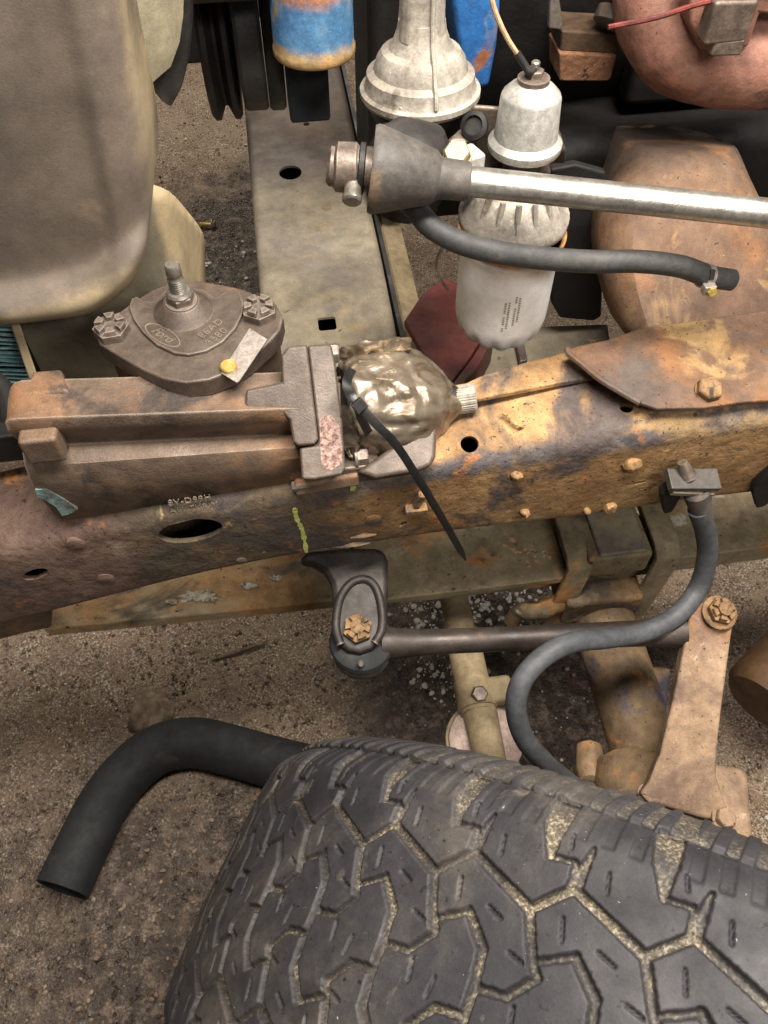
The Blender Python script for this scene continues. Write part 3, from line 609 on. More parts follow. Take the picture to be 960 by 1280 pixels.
pro = [(-.004, .044), (.002, .049), (.012, .0525), (.03, .055), (.045, .056), (.06, .055), (.075, .051), (.088, .044), (.098, .035), (.106, .026), (.112, .019), (.116, .0158), (.119, .0145)]
P2 = []
for (h0, r0), (h1, r1) in zip(pro, pro[1:]):
    for k in range(5): P2.append((h0+(h1-h0)*k/5, r0+(r1-r0)*k/5))
mk('film_body', ridged(lathe(at(434, 507, Y=.566), (1, 0, -.09), P2, 110, wrapfn), .0105, 27, wc), M['film'], pw, smooth=60)
def flap(pts, Y, amp, seed, th=.0008):
    c = sum((at(x, y, Y=Y) for x, y in pts), Vector())/len(pts); V = []; F = []; n = 10; o = [at(x, y, Y=Y) for x, y in pts]; m = len(o)
    for k in range(n+1):
        for p in o: V.append(c + (p-c)*(k/n))
    for k in range(n):
        for i in range(m): F.append((k*m+i, k*m+(i+1) % m, (k+1)*m+(i+1) % m, (k+1)*m+i))
    W = []
    for v in V:
        q = v*60+Vector((seed, 0, 0)); W.append(v + Vector((0, -1, .8))*amp*(1-2*abs(noise.noise(q + noise.noise_vector(q*.5)))) + noise.noise_vector(q*1.5)*amp*.5)
    return W, F
def densify(pts, k=6):
    return [(a[0]+(b_[0]-a[0])*i/k, a[1]+(b_[1]-a[1])*i/k) for a, b_ in zip(pts, pts[1:]+pts[:1]) for i in range(k)]
for pts, Y, s in (([(425, 432), (452, 426), (490, 422), (512, 420), (514, 434), (508, 448), (470, 452), (440, 466), (428, 480), (420, 470)], .60, 1),
               ([(425, 505), (436, 510), (446, 535), (452, 570), (466, 585), (484, 612), (478, 614), (460, 600), (440, 575), (428, 555)], .517, 4)):
    mk('film_flap', flap(densify(pts), Y, .006, s), M['film'], pw, smooth=60)

# cable tie round the wrap
ct = thing('cable_tie', 'black nylon cable tie pulled round the plastic wrap, its tail hanging over the rail', 'cable tie', at(450, 512, Y=.50))
def strap(pts, wd, th, n=6):
    P = spline(pts, n); secs = []
    for i, p in enumerate(P):
        d = (P[min(i+1, len(P)-1)]-P[max(i-1, 0)]).normalized(); v = (CAM-p).normalized(); s = d.cross(v).normalized(); u = s.cross(d)
        ww = wd*(1 if i < len(P)-4 else max(.15, 1-(i-len(P)+4)*.22))
        secs.append([p+s*ww-u*th, p+s*ww+u*th*.6, p+s*ww*.6+u*th, p-s*ww*.6+u*th, p-s*ww+u*th*.6, p-s*ww-u*th])
    return loft(secs)
mk('strap_loop', strap([at(440, 462, Y=.552), at(434, 476, Y=.525), at(436, 491, Y=.508), at(446, 505, Y=.497)], .0042, .0009), 'tie', ct, smooth=30)
mk('strap_tail', strap([at(448, 506, Y=.492), at(470, 530, Y=.482), at(495, 556, Y=.474), at(522, 597, Y=.470), at(548, 640, Y=.472), at(567, 673, Y=.480), at(582, 700, Y=.488)], .0040, .0009), 'tie', ct, smooth=30)
h0 = at(449, 507, Y=.492); hd = (at(462, 522, Y=.485)-h0).normalized(); d_, a_, b2_ = frame(hd, (CAM-h0))
mk('lock_head', box(h0, (.0055, .0058, .0040), m=Matrix((d_, a_, b2_)).transposed()), 'tie', ct, bevel=.001)
mk('strap_under', strap([at(446, 505, Y=.5), at(455, 530, Y=.512), at(475, 565, Y=.53), at(490, 590, Y=.56)], .0042, .0009), 'tie', ct)

# ================================================================== mount tower on the rail
mt = thing('engine_mount_tower', 'rust brown pressed steel engine mount tower bolted to the frame rail', 'mount tower', (.46, .62, .95))
FLN = Vector((0, -.10, 1)).normalized(); FL0 = Vector((.4, .55, .962))
fpts = [(709, 436), (722, 432), (760, 424), (800, 410), (1010, 380), (1010, 497), (930, 502), (880, 509), (822, 510), (800, 503), (776, 489), (750, 473), (728, 455)]
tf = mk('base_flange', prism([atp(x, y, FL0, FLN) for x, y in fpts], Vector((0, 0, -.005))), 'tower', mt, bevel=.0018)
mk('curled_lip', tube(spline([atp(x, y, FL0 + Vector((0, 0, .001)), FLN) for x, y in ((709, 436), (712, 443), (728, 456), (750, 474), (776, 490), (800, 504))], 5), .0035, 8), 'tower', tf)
# the tower: lofted rings of pixels at rising depth
def tower_ring(y, xl, xr, Y):
    l_, r_ = at(xl, y, Y=Y), at(xr, y, Y=Y)
    return [l_ + Vector((.004, .16, -.06)), l_ + Vector((-.004, .03, -.012)), l_ + Vector((.012, .002, 0)), l_*.7 + r_*.3 + Vector((0, -.003, .002)), l_*.35 + r_*.65 + Vector((0, -.002, .002)), r_ + Vector((-.010, .002, 0)), r_ + Vector((.006, .03, -.012)), r_ + Vector((0, .16, -.06))]
rings = [(452, 808, 1060, .585), (436, 800, 1060, .598), (415, 791, 1060, .617), (390, 783, 1050, .638), (360, 775, 1040, .660), (325, 771, 1020, .684), (290, 775, 985, .711), (250, 786, 962, .742), (215, 797, 946, .770), (194, 803, 938, .788), (186, 808, 932, .802), (184, 812, 928, .83)]
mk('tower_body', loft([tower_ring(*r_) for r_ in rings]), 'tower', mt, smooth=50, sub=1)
bp_ = atp(884, 489, FL0, FLN); mk('flange_bolt', hexhead(bp_, (.0, -.35, 1), .0135, .011, 1.0, rot=.2), 'bolt_rust', mt, bevel=.0008)

# ================================================================== engine bay, left: radiator shroud, radiator, fan, pulleys
sh = thing('radiator_shroud', 'large dusty grey brown radiator fan shroud with rounded rim', 'fan shroud', (-.25, .72, .90))
YF = .655
# the moulded shell: rings that go round the front face, over the rounded edge and back along the side
def sring(pts): return [at(x, y, Y=Y) for x, y, Y in pts]
# columns run from the left (out of frame) over the right-hand edge; rows from bottom rim to top
rows = []
def shell_row(yy, xr, d0, rr, dp=.2, rimk=1.0):
    """row of the shell: a point on the face at left, the rounded corner and the side wall running back"""
    zc = yy; X1 = xr; o = []
    for x, dy in ((-.62, 0), (-.48, 0), (-.36, 0), (-.28, 0), (-.22, 0), (X1-.060, .0), (X1-.050, .0), (X1-.044, .0003), (X1-.038, -.001), (X1-.032, -.003)): o.append(Vector((x, d0 + dy*rimk + .010*math.sin((x+.3)*9)*0, zc)))
    for k in range(6):
        a = R(90*k/5); o.append(Vector((X1-rr+rr*math.sin(a), d0-.003*rimk*(1-k/5)+rr-rr*math.cos(a), zc)))
    for t in (.03, .06, .10, .15, .20): o.append(Vector((X1+.004*t/.2, d0+rr+t*dp/.2, zc-.02*t)))
    return o
spec = [(.998, -.160, .720, .020, .06, 0), (1.002, -.152, .690, .022, .08, 0), (1.010, -.146, .668, .024, .10, 0), (1.020, -.140, .656, .026, .11, 0), (1.030, -.134, .652, .027, .12, 0), (1.038, -.130, .654, .028, .12, .2), (1.046, -.127, .664, .028, .12, .5), (1.053, -.124, .673, .028, .12, .8), (1.062, -.122, .676, .028, .12, 1), (1.080, -.119, .675, .028, .12, 1.3),
        (1.11, -.116, .673, .028, .115, 1.5), (1.15, -.113, .672, .028, .095, 1.5), (1.20, -.109, .670, .027, .07, 1.3), (1.26, -.104, .669, .027, .045, 1), (1.32, -.099, .668, .028, .03, 1), (1.40, -.092, .668, .028, .02, 1), (1.50, -.084, .668, .028, .02, 1)]
def tilt(v):   # the rim curls up round the lower right corner
    k = max(0, min(1, 1-(v.z-1.08)/.10)); t = max(0, min(1, (v.x+.215)/.10)); return Vector((v.x, v.y, v.z + .048*t*t*(3-2*t)*k + .02*(v.x+.2)*k))
shell = mk('shroud_shell', loft([[tilt(v) for v in shell_row(*q)] for q in spec], closed=False, caps=False), 'shroud', sh, smooth=80, sub=2)
sol = shell.modifiers.new('thick', 'SOLIDIFY'); sol.thickness = .004; sol.offset = 0
# lower panel, below the rim
def lrow(z, sl): return [Vector((x+sl, y, z - 1.15*max(0, y-.742)*(z-.78)/.32)) for x, y in ((-.45, .742), (-.30, .740), (-.19, .740), (-.150, .741), (-.132, .746), (-.124, .758), (-.120, .79), (-.116, .83), (-.112, .88))]
lpn = mk('lower_panel', loft([lrow(z, .012*(z-.95)/.15) for z in (.78, .84, .90, .96, 1.01, 1.06, 1.10)], closed=False, caps=False), grime('shroud_flange_dust2', [(.3, '#6d6653'), (.5, '#857d68'), (.7, '#978c74')], 6, (.55, .85), 0, .12, layers=[('#5e574c', 6, .58, .1)], dist=.002, gritty=.7,
    zones=[([(.3, '#9d8c6c'), (.5, '#b5a380'), (.7, '#c4b28f')], (1, 0, 0), .118, .128, .01, 20)]), sh, smooth=80, sub=1)
sol = lpn.modifiers.new('thick', 'SOLIDIFY'); sol.thickness = .004; sol.offset = 0
# radiator core showing past the shroud's lower left corner
ra = thing('radiator', 'teal finned radiator core beside the steering gear', 'radiator', (-.33, .66, .86))
c0 = at(8, 440, Y=.70)
mk('core_tank', box(c0 + Vector((-.12, .05, 0)), (.13, .03, .10)), 'greasy', ra, bevel=.003)
for i in range(17):
    p = at(8, 440, Y=.695) + Vector((-.012, 0, -.05 + .0065*i)); mk('fin', crumple(tube([p + Vector((-.07, 0, -.005)), p + Vector((-.03, -.002, .003)), p, p + Vector((.03, .0, -.006))], .0022, 6, flat=.6), .002, 90, i), 'teal', ra)
mk('side_bracket', loft([[at(x, y, Y=Y), at(x+10, y-6, Y=Y), at(x+10, y-6, Y=Y+.012), at(x, y, Y=Y+.012)] for x, y, Y in ((-8, 350, .69), (2, 375, .685), (18, 420, .675), (38, 478, .665))]), 'shroud_tan', ra, bevel=.002)
mk('lower_bracket', join(box(at(0, 545, Y=.60), (.03, .02, .02)), tube(spline([at(-10, 475, Y=.64), at(6, 492, Y=.63), at(12, 520, Y=.61), at(2, 560, Y=.6)], 5), .012, 10)), 'greasy', ra, bevel=.003)

# fan
fan = thing('cooling_fan', 'black engine cooling fan with a dusty curved blade beside the shroud', 'fan', at(230, -60, Y=.92))
def blade(pts, th, nx=6):
    o = [at(x, y, Y=Y) for x, y, Y in pts]; return prism(o, th)
mk('blade', blade([(150, -40, .84), (238, -40, .90), (238, 30, .895), (234, 78, .885), (226, 112, .875), (214, 134, .868), (203, 128, .865), (188, 110, .86), (170, 60, .855)], (.004, .012, .004)), 'black', fan, bevel=.0015)
mk('blade_face', crumple(loft([[at(x, y, Y=Y) for x, y, Y in r_] for r_ in (
    [(150, -40, .835), (180, -40, .845), (210, -40, .86), (231, -40, .88)], [(160, 20, .835), (185, 20, .845), (210, 20, .858), (229, 20, .876)],
    [(170, 65, .835), (190, 62, .845), (210, 58, .856), (224, 52, .870)], [(182, 108, .84), (190, 104, .846), (201, 94, .853), (214, 84, .864)])], closed=False, caps=False), .0008, 60), 'shroud_green', fan, smooth=80)
mk('hub', lathe(at(330, -70, Y=1.0), (-1, 0, 0), [(0, .05), (.10, .05), (.13, .045), (.135, .02)], 24), 'black', fan)
mk('blade', blade([(232, -30, 1.25), (262, -30, 1.25), (262, 10, 1.25), (256, 36, 1.25), (246, 30, 1.25), (240, 5, 1.25)], (.004, .01, 0)), 'black', fan, bevel=.001)

# pulleys: discs on an axis along the truck
pu = thing('drive_pulley', 'black double grooved engine drive pulley with its V belt', 'pulley', at(320, 60, Y=1.12))
def disc(px, py, Y, Rr, wdt, prof=None, name='sheave', mat='black'):
    """disc whose lowest edge shows at the pixel"""
    c = at(px, py, Y=Y) + Vector((0, .0, Rr*.93)); return mk(name, lathe(c, (1, 0, 0), prof(Rr, wdt), 56), mat, pu)
vee = lambda r_, w_: [(0, r_*.5), (0, r_*.96), (.004, r_), (w_*.25, r_*.995), (w_*.45, r_*.86), (w_*.55, r_*.86), (w_*.75, r_*.995), (w_-.004, r_), (w_, r_*.96), (w_, r_*.5)]
disc(268, 128, 1.18, .13, .040, vee)
drum = lambda r_, w_: [(0, r_*.5), (0, r_*.97), (.004, r_), (w_-.004, r_), (w_, r_*.97), (w_, r_*.5)]
disc(306, 118, 1.14, .115, .032, drum, 'belt', 'rubber')
disc(336, 118, 1.14, .112, .022, drum)
# blue canister and block above the crossmember
M['bluecan'] = grime('blue_can_rusty', [(.3, '#33587e'), (.5, '#4a769c'), (.7, '#7390a2')], 16, (.4, .65), .1, .25, layers=[('#8f7a5a', 16, .63, .05)], zones=[([(.3, '#8a7350'), (.5, '#b09468'), (.7, '#c9a06a')], (0, 0, -1), -.022, -.008, .03, 40), ([(.3, '#8a5638'), (.5, '#b07a54'), (.7, '#a98c6c')], (0, 0, 1), .055, .075, .03, 30)])
bc0 = at(393, 62, Y=.98)
bc = thing('damper_can', 'blue painted cylinder with a rusty rolled rim hanging over the crossmember', 'cylinder', bc0)
mk('can', lathe(bc0 + Vector((0, 0, -.004)), (0, .05, 1), [(0, .030), (.0, .045), (.003, .0475), (.010, .0475), (.013, .046), (.17, .046), (.17, .02)], 40), M['bluecan'], bc)
mk('lower_block', box(bc0 + Vector((-.010, .03, -.045)), (.025, .025, .045)), grime('dark_blue_grease', [(.3, '#0d1219'), (.7, '#171f29')], 12), bc, bevel=.004)

# ================================================================== engine block and fittings
eb = thing('engine_block', 'greasy dark engine block with blue paint behind the fuel pump', 'engine block', (.6, 1.2, .80))
mk('block', loft([[Vector((x, 1.04 + dy, .98)), Vector((x, .99 + dy, 1.08)), Vector((x, .98 + dy, 1.45)), Vector((x, 1.5, 1.45)), Vector((x, 1.5, .70)), Vector((x, 1.2, .70)), Vector((x, 1.12, .86))] for x, dy in ((.20, .06), (.24, .0), (.5, 0), (.8, 0), (1.4, 0))]), 'greasy', eb, bevel=.012)
mk('blue_side', prism([at(x, y, Y=.955) for x, y in ((556, -50), (628, -50), (626, 20), (622, 60), (612, 112), (580, 112), (572, 60))], (0, .08, 0)), 'blue', eb, bevel=.008)
mk('timing_cover', box((.165, 1.20, 1.0), (.03, .10, .22)), 'greasy', eb, bevel=.02)
mk('oil_pan', loft([[Vector((x, .94, .80)), Vector((x, .93, .985)), Vector((x, 1.4, .985)), Vector((x, 1.4, .74)), Vector((x, 1.0, .72))] for x in (.30, 1.4)]), 'greasy', eb, bevel=.03)
mk('rear_bulkhead', box((.9, 1.0, 1.25), (.45, .02, .25)), 'greasy', eb, bevel=.01)
# dark bracket plate right of the filter
pb = thing('side_plate', 'dark speckled steel plate hanging behind the oil filter', 'plate', at(722, 398, Y=.80))
mk('plate', prism([at(x, y, Y=.80) for x, y in ((688, 212), (720, 206), (758, 216), (756, 300), (752, 396), (742, 402), (700, 398), (690, 380))], (0, .012, 0)), 'greasy', pb, bevel=.003)
mk('stud', tube([at(741, 422, Y=.80), at(738, 440, Y=.79)], .011, 14), 'tan', pb)
# red oxide bracket below the filter
rbk = thing('red_bracket', 'dull red painted steel bracket under the white oil filter', 'bracket', at(560, 460, Z=.80))
mk('web', prism([at(x, y, Z=.83) for x, y in ((505, 400), (528, 366), (556, 346), (612, 372), (612, 408), (585, 450), (566, 476), (540, 462))], (0, 0, -.012)), 'red', rbk, bevel=.003)
mk('edge', prism([at(x, y, Z=.832) for x, y in ((566, 478), (586, 452), (614, 408), (618, 420), (596, 462), (574, 486))], (0, 0, -.05)), 'red', rbk, bevel=.003)
# tan lower member behind the rail
lm = thing('lower_member', 'dusty tan steel member lying behind the frame rail under the oil filter', 'frame member', at(670, 450, Z=.76))
mk('top', prism([at(x, y, Z=.78) for x, y in ((575, 490), (612, 430), (650, 408), (760, 404), (770, 470), (690, 500))], (0, 0, -.03)), 'cross', lm, bevel=.004)
mk('rib', prism([at(x, y, Z=.79) for x, y in ((640, 404), (650, 404), (660, 450), (650, 452))], (0, 0, -.01)), 'bolt', lm, bevel=.002)

# exhaust manifold
em = thing('exhaust_manifold', 'rusty pink brown cast exhaust manifold with greasy bolt bosses', 'exhaust manifold', at(890, 110, Y=.86))
def ring_px(cx, cy, rx, ry, Y, n=20, a0=0): return [at(cx+rx*math.cos(2*math.pi*i/n), cy+ry*math.sin(2*math.pi*i/n), Y=Y - .05*math.sin(math.pi*i/n*2)*0) for i in range(n)]
ax = spline([at(800, -40, Y=.90), at(826, 30, Y=.885), at(870, 62, Y=.872), at(940, 72, Y=.865), at(1040, 70, Y=.865)], 6)
mk('casting', crumple(tube(ax, [.030+.022*min(1, i/10) for i in range(len(ax))], 24), .003, 18), 'manifold', em)
mk('boss', crumple(box(at(908, 22, Y=.80), (.022, .012, .02)), .002, 60), 'bolt', em, bevel=.004)
mk('boss', crumple(box(at(905, 54, Y=.80), (.016, .012, .008)), .002, 60), 'bolt', em, bevel=.003)
mk('flange', prism([at(x, y, Y=.82) for x, y in ((860, -30), (1000, -30), (1000, 20), (950, 18), (936, 60), (876, 64), (862, 30))], (0, .03, 0)), 'manifold', em, bevel=.004)
mk('red_cable', tube(spline([at(760, 34, Y=.80), at(820, 22, Y=.80), at(870, 6, Y=.80), at(930, -8, Y=.80), at(990, -20, Y=.80)], 5), .0026, 8), grime('red_cable', [(.35, '#2a1512'), (.5, '#5a201a'), (.7, '#8a3026')], 30, (.4, .6)), em)
# rusty bracket by the block
bk = thing('rusty_block', 'short rusty steel block bolted to the dark engine side', 'bracket', at(736, 100, Y=.93))
mk('block', prism([at(x, y, Y=.93) for x, y in ((699, 66), (772, 70), (764, 98), (760, 102), (700, 102))], (0, .05, 0)), 'rustpaint', bk, bevel=.003)
mk('upper_arm', prism([at(x, y, Y=.935) for x, y in ((702, 38), (776, 42), (773, 69), (700, 65))], (0, .05, .0)), grime('dark_rust', [(.3, '#2c1d14'), (.7, '#54402a')], 20), bk, bevel=.003)
cl = thing('hanging_clip', 'small silvery steel clip hanging beside the rusty block', 'clip', at(695, 35, Y=.92))
mk('clip', prism([at(x, y, Y=.92) for x, y in ((688, -10), (698, -10), (704, 30), (701, 38), (686, 36))], (0, .01, 0)), 'steel', cl, bevel=.002)
hs = thing('plug_boot', 'grey rubber boot with a crimped ring on the engine side', 'plug boot', at(775, 20, Y=.95))
mk('boot', lathe(at(790, -30, Y=.95), at(768, 22, Y=.93)-at(790, -30, Y=.95), [(0, .012), (.02, .016), (.035, .022), (.05, .022), (.052, .018)], 20), 'boot', hs)
mk('ring', lathe(at(775, 4, Y=.937), at(768, 22, Y=.93)-at(790, -30, Y=.95), [(0, .0225), (.002, .0245), (.006, .0245), (.008, .022)], 20), 'black', hs)

# ================================================================== fuel pump
fp0 = at(524, 143, Y=.80)
fp = thing('fuel_pump', 'pale grey cast alloy fuel pump with stepped round body and upright neck', 'fuel pump', fp0)
FPD = Vector((.0, .05, 1)).normalized()
fpc = at(525, 118, Y=.815)
mk('pump_body', lathe(fpc - FPD*.004, FPD, [(0, .050), (.002, .0585), (.006, .061), (.011, .061), (.013, .057), (.016, .0555), (.026, .054), (.030, .047), (.033, .046), (.040, .044), (.047, .039), (.050, .032), (.056, .028), (.066, .024), (.075, .0225)], 56), 'alloy', fp, smooth=30)
mk('pump_neck', loft([[fpc + FPD*h + Vector((x*f_, y*f_, 0)) for x, y in ((-.022, -.012), (-.016, -.020), (.012, -.020), (.020, -.012), (.022, .012), (.0, .022), (-.020, .014))] for h, f_ in ((.055, 1.1), (.08, 1.0), (.12, .98), (.18, 1.05), (.24, 1.2))]), 'alloy', fp, smooth=60, bevel=.004)
mk('seam_rib', tube([fpc + FPD*h + Vector((.006, -y, 0)) for h, y in ((.014, .0575), (.026, .0555), (.033, .047), (.045, .040), (.055, .028), (.075, .0225), (.12, .0212), (.2, .022))], .0022, 8), 'alloy', fp)
mk('lower_dish', lathe(fpc - FPD*.006, FPD*-1, [(0, .054), (.006, .052), (.02, .045), (.035, .040), (.04, .028), (.06, .020)], 36), 'black', fp)
for k in range(5):
    a = R(-150 + 30*k); mk('rim_screw', hexhead(fpc + Vector((.052*math.cos(a), .052*math.sin(a), .011)), FPD, .0042, .0035), 'alloy', fp) if k in (1,) else None
fit = at(530, 166, Y=.74); fd = Vector((.25, -.2, -.6)).normalized()
mk('fitting', hexhead(fit, fd, .012, .014, 0, rot=.2), 'bolt', fp, bevel=.001)
mk('fitting_tail', lathe(fit + fd*.012, fd, [(0, .008), (.03, .008)], 14), 'bolt', fp)
mk('lower_body', crumple(lathe(at(505, 262, Y=.72), (.1, .1, 1), [(0, .022), (.004, .034), (.03, .040), (.06, .04), (.08, .03), (.085, .01)], 26), .003, 40), 'black', fp)

# ================================================================== pressure sender, filter head, oil filter
SD = Vector((.0, .03, 1)).normalized(); sc_ = at(655, 186, Y=.71)
ps = thing('pressure_sender', 'silver oil pressure sender can with a stud and spade terminal on top', 'pressure sender', sc_)
mk('can', lathe(sc_, SD, [(-.004, .026), (0, .0335), (.003, .0352), (.008, .0352), (.011, .0325), (.013, .0300), (.05, .0275), (.053, .0262), (.059, .020), (.064, .0125), (.066, .011)], 44), 'zinc', ps)
mk('collar', lathe(sc_ + SD*.062, SD, [(0, .013), (.001, .0145), (.005, .0145), (.006, .012), (.006, .006)], 26), 'bolt', ps)
mk('terminal_nut', hexhead(sc_ + SD*.068, SD, .0085, .006, 0), 'brass' if False else 'bolt', ps)
mk('terminal_stud', lathe(sc_ + SD*.072, SD, [(0, .004), (.008, .004), (.009, .003)], 12), 'steel', ps)
mk('neck', lathe(sc_ - SD*.004, SD*-1, [(0, .022), (.008, .019), (.025, .019), (.03, .012)], 24), 'black', ps)
sw = thing('sender_wire', 'thin tan wire with black sleeve running up from the pressure sender', 'wire', sc_ + SD*.075)
w0 = sc_ + SD*.075
mk('wire', tube(spline([at(611, -30, Y=.72), at(617, 8, Y=.715), at(632, 44, Y=.712), at(648, 70, Y=.71)], 6), .0022, 8), 'wire', sw)
mk('sleeve', tube(spline([at(646, 66, Y=.71), at(655, 80, Y=.708), at(662, 90, Y=.706), w0], 5), .0033, 10), 'black', sw)

fh = thing('filter_head', 'cast alloy oil filter mounting head behind the steering shaft', 'filter head', at(640, 262, Y=.70))
hc = at(643, 262, Y=.69)
mk('head', crumple(lathe(hc - Vector((0, 0, .014)), (0, 0, 1), [(0, .030), (.0, .052), (.004, .055), (.010, .055), (.014, .050), (.022, .047), (.036, .038), (.044, .028), (.046, .01)], 40), .0015, 40), 'alloy', fh, smooth=50)
mk('arm', crumple(loft([[at(x, y, Y=Y), at(x+w_, y, Y=Y), at(x+w_, y+16, Y=Y+.05), at(x, y+16, Y=Y+.05)] for x, y, w_, Y in ((556, 178, 30, .72), (590, 150, 60, .75), (640, 160, 60, .74), (690, 190, 20, .73))]), .002, 30), 'bolt', fh, bevel=.005)
mk('arm', loft([[at(x, y, Y=.735), at(x+w_, y+5, Y=.73), at(x+w_, y+5, Y=.77), at(x, y, Y=.77)] for x, y, w_ in ((588, 130, 60), (588, 165, 90), (600, 215, 90))]), 'bolt', fh, bevel=.005)
for k in range(6):
    a = R(-150 + 24*k); mk('rib', tube([hc + Vector((.045*math.cos(a), .045*math.sin(a), .004)), hc + Vector((.037*math.cos(a), .037*math.sin(a), .03))], .003, 8), 'alloy', fh)
mk('port_boss', lathe(at(594, 158, Y=.73), at(580, 150, Y=.70)-at(594, 158, Y=.73), [(0, .013), (.006, .013), (.008, .009), (.004, .008)], 20), 'black', fh)
pb_ = at(572, 196, Y=.668); mk('plug_bolt', hexhead(pb_, Vector((-.25, -.55, .8)), .0125, .012, 1.05, rot=.1), grime('yellow_zinc', [(.3, '#8a7f62'), (.7, '#b0a586')], 40, (.3, .5), .5), fh, bevel=.0008)
mk('plug_seat', box(at(580, 208, Y=.69), (.016, .012, .014), rz=.4), 'zinc', fh, bevel=.003)

FD = Vector((0, 0, 1))
ft = at(640, 290, Y=.672)           # middle of the can's upper rim
fo = thing('oil_filter', 'white spin on oil filter with fluted lower end and rusty gold upper ring', 'oil filter', ft - FD*.125)
def flute(t, h, j):
    k = max(0, 1-h/.026); return 1 - .075*min(1, k*1.6)*(.5+.5*math.cos(13*t))**1.5*(1 if h < .026 else 0)
pf = [(0, .020), (.0, .030), (.001, .036), (.004, .041), (.008, .0440), (.014, .0465), (.020, .0480), (.026, .0490), (.032, .0495), (.05, .0495), (.09, .0495), (.112, .0495), (.116, .0515), (.122, .0525), (.124, .0515)]
mk('can', lathe(ft - FD*.125, FD, pf, 104, flute), 'white', fo, smooth=55)
mk('rim', lathe(ft - FD*.003, FD, [(0, .0525), (.002, .0540), (.005, .0540), (.006, .052), (.004, .050), (.0, .049)], 56), 'gold', fo)
mk('gasket_plate', lathe(ft - FD*.003, FD, [(0, .051), (.002, .051), (.002, .02)], 40), 'gold', fo)
# fine grey print running up the can
rnd = random.Random(4); g = []
for ln in range(4):
    z0 = .040
    for k in range(13):
        if rnd.random() < .12: continue
        a = R(-103 + 4.4*ln + (3 if ln > 1 else 0)); zz = z0 + .0030*k + (.004*ln); c_ = ft - FD*.125 + Vector((.0497*math.cos(a), .0497*math.sin(a), zz)); tt = Vector((-math.sin(a), math.cos(a), 0))
        hw, hh = .0011, .0009 + .0004*rnd.random(); g.append(([c_-tt*hw-FD*hh, c_+tt*hw-FD*hh, c_+tt*hw+FD*hh, c_-tt*hw+FD*hh], [(0, 1, 2, 3)]))
mk('print', join(*g), 'ink', fo, smooth=0)['kind'] = 'stuff'
wl = thing('wire_loop', 'thin grey wire loop beside the white oil filter', 'wire', at(552, 330, Y=.66))
mk('wire', tube(spline([at(566, 300, Y=.665), at(552, 312, Y=.66), at(546, 330, Y=.66), at(552, 350, Y=.66), at(560, 362, Y=.67)], 6), .0016, 8), 'steel', wl)

# ================================================================== steering shaft
s0 = at(578, 226, Y=.632); s1 = at(1160, 288, Y=.555); sdir = (s1-s0).normalized()
ss = thing('steering_shaft', 'bare silver steering shaft with black rubber cone boot and universal joint', 'steering shaft', at(505, 250, Y=.64))
mk('shaft_tube', tube([s0 + (s1-s0)*t for t in [i/20 for i in range(21)]], .0128, 36), 'tube', ss)
bd = sdir
mk('boot_collar', lathe(s0 + bd*.006, bd*-1, [(0, .0150), (.002, .0165), (.024, .0172), (.027, .0185), (.029, .0175)], 30), 'boot', ss)
b0 = s0 - bd*.021
mk('cone_boot', lathe(b0, (bd*-1 + Vector((0, 0, .03))), [(0, .018), (.004, .0225), (.05, .0355), (.056, .0365), (.059, .035), (.059, .026), (.05, .022)], 40), 'boot', ss)
uj = b0 - bd*.058 + Vector((0, 0, .001))
mk('universal_joint', crumple(lathe(uj, bd*-1, [(-.012, .018), (.012, .018), (.014, .0205), (.030, .0205), (.033, .016), (.036, .016), (.0385, .0135)], 24), .0015, 60), 'bolt', ss)
mk('pinch_bolt', lathe(uj - bd*.016 + Vector((-.002, -.014, -.004)), (-.15, -.7, -.3), [(0, .0075), (.012, .0075), (.014, .0085), (.018, .0085), (.0195, .007)], 16), 'steel', ss)
mk('joint_band', lathe(uj - bd*.006, bd*-1, [(0, .0195), (.001, .0215), (.005, .0215), (.006, .0195)], 26), 'black', ss)

# ================================================================== fuel hose with clip
fz = thing('fuel_hose', 'black rubber hose with a screw clamp at its open end, passing the oil filter', 'hose', at(640, 330, Y=.61))
hp = spline([at(508, 250, Y=.66), at(520, 262, Y=.645), at(540, 284, Y=.625), at(575, 303, Y=.612), (at(620, 315, Y=.604)), at(680, 323, Y=.598), at(740, 327, Y=.594), at(800, 327, Y=.592), at(850, 333, Y=.592), at(885, 345, Y=.594), at(914, 350, Y=.596)], 8)
mk('hose', tube(hp, .0105, 22, hollow=.62), 'rubber', fz)
cc = at(882, 345, Y=.594); cd = (at(914, 350, Y=.596)-at(860, 336, Y=.593)).normalized()
cl_ = mk('hose_clamp', lathe(cc - cd*.004, cd, [(0, .0108), (.0002, .0118), (.0078, .0118), (.008, .0108)], 24), 'tin', fz)
mk('clamp_slot', box(cc + Vector((.0, -.0085, .0085)), (.0022, .002, .0045), m=Matrix.Rotation(-.4, 3, 'X')), 'black', cl_)
mk('clamp_housing', box(cc + Vector((-.001, -.014, -.004)), (.006, .004, .005)), 'tin', cl_, bevel=.001)
mk('clamp_screw', hexhead(cc + Vector((.0, -.018, -.004)), (0, -1, .4), .0052, .004, 0), 'brass', cl_, bevel=.0005)

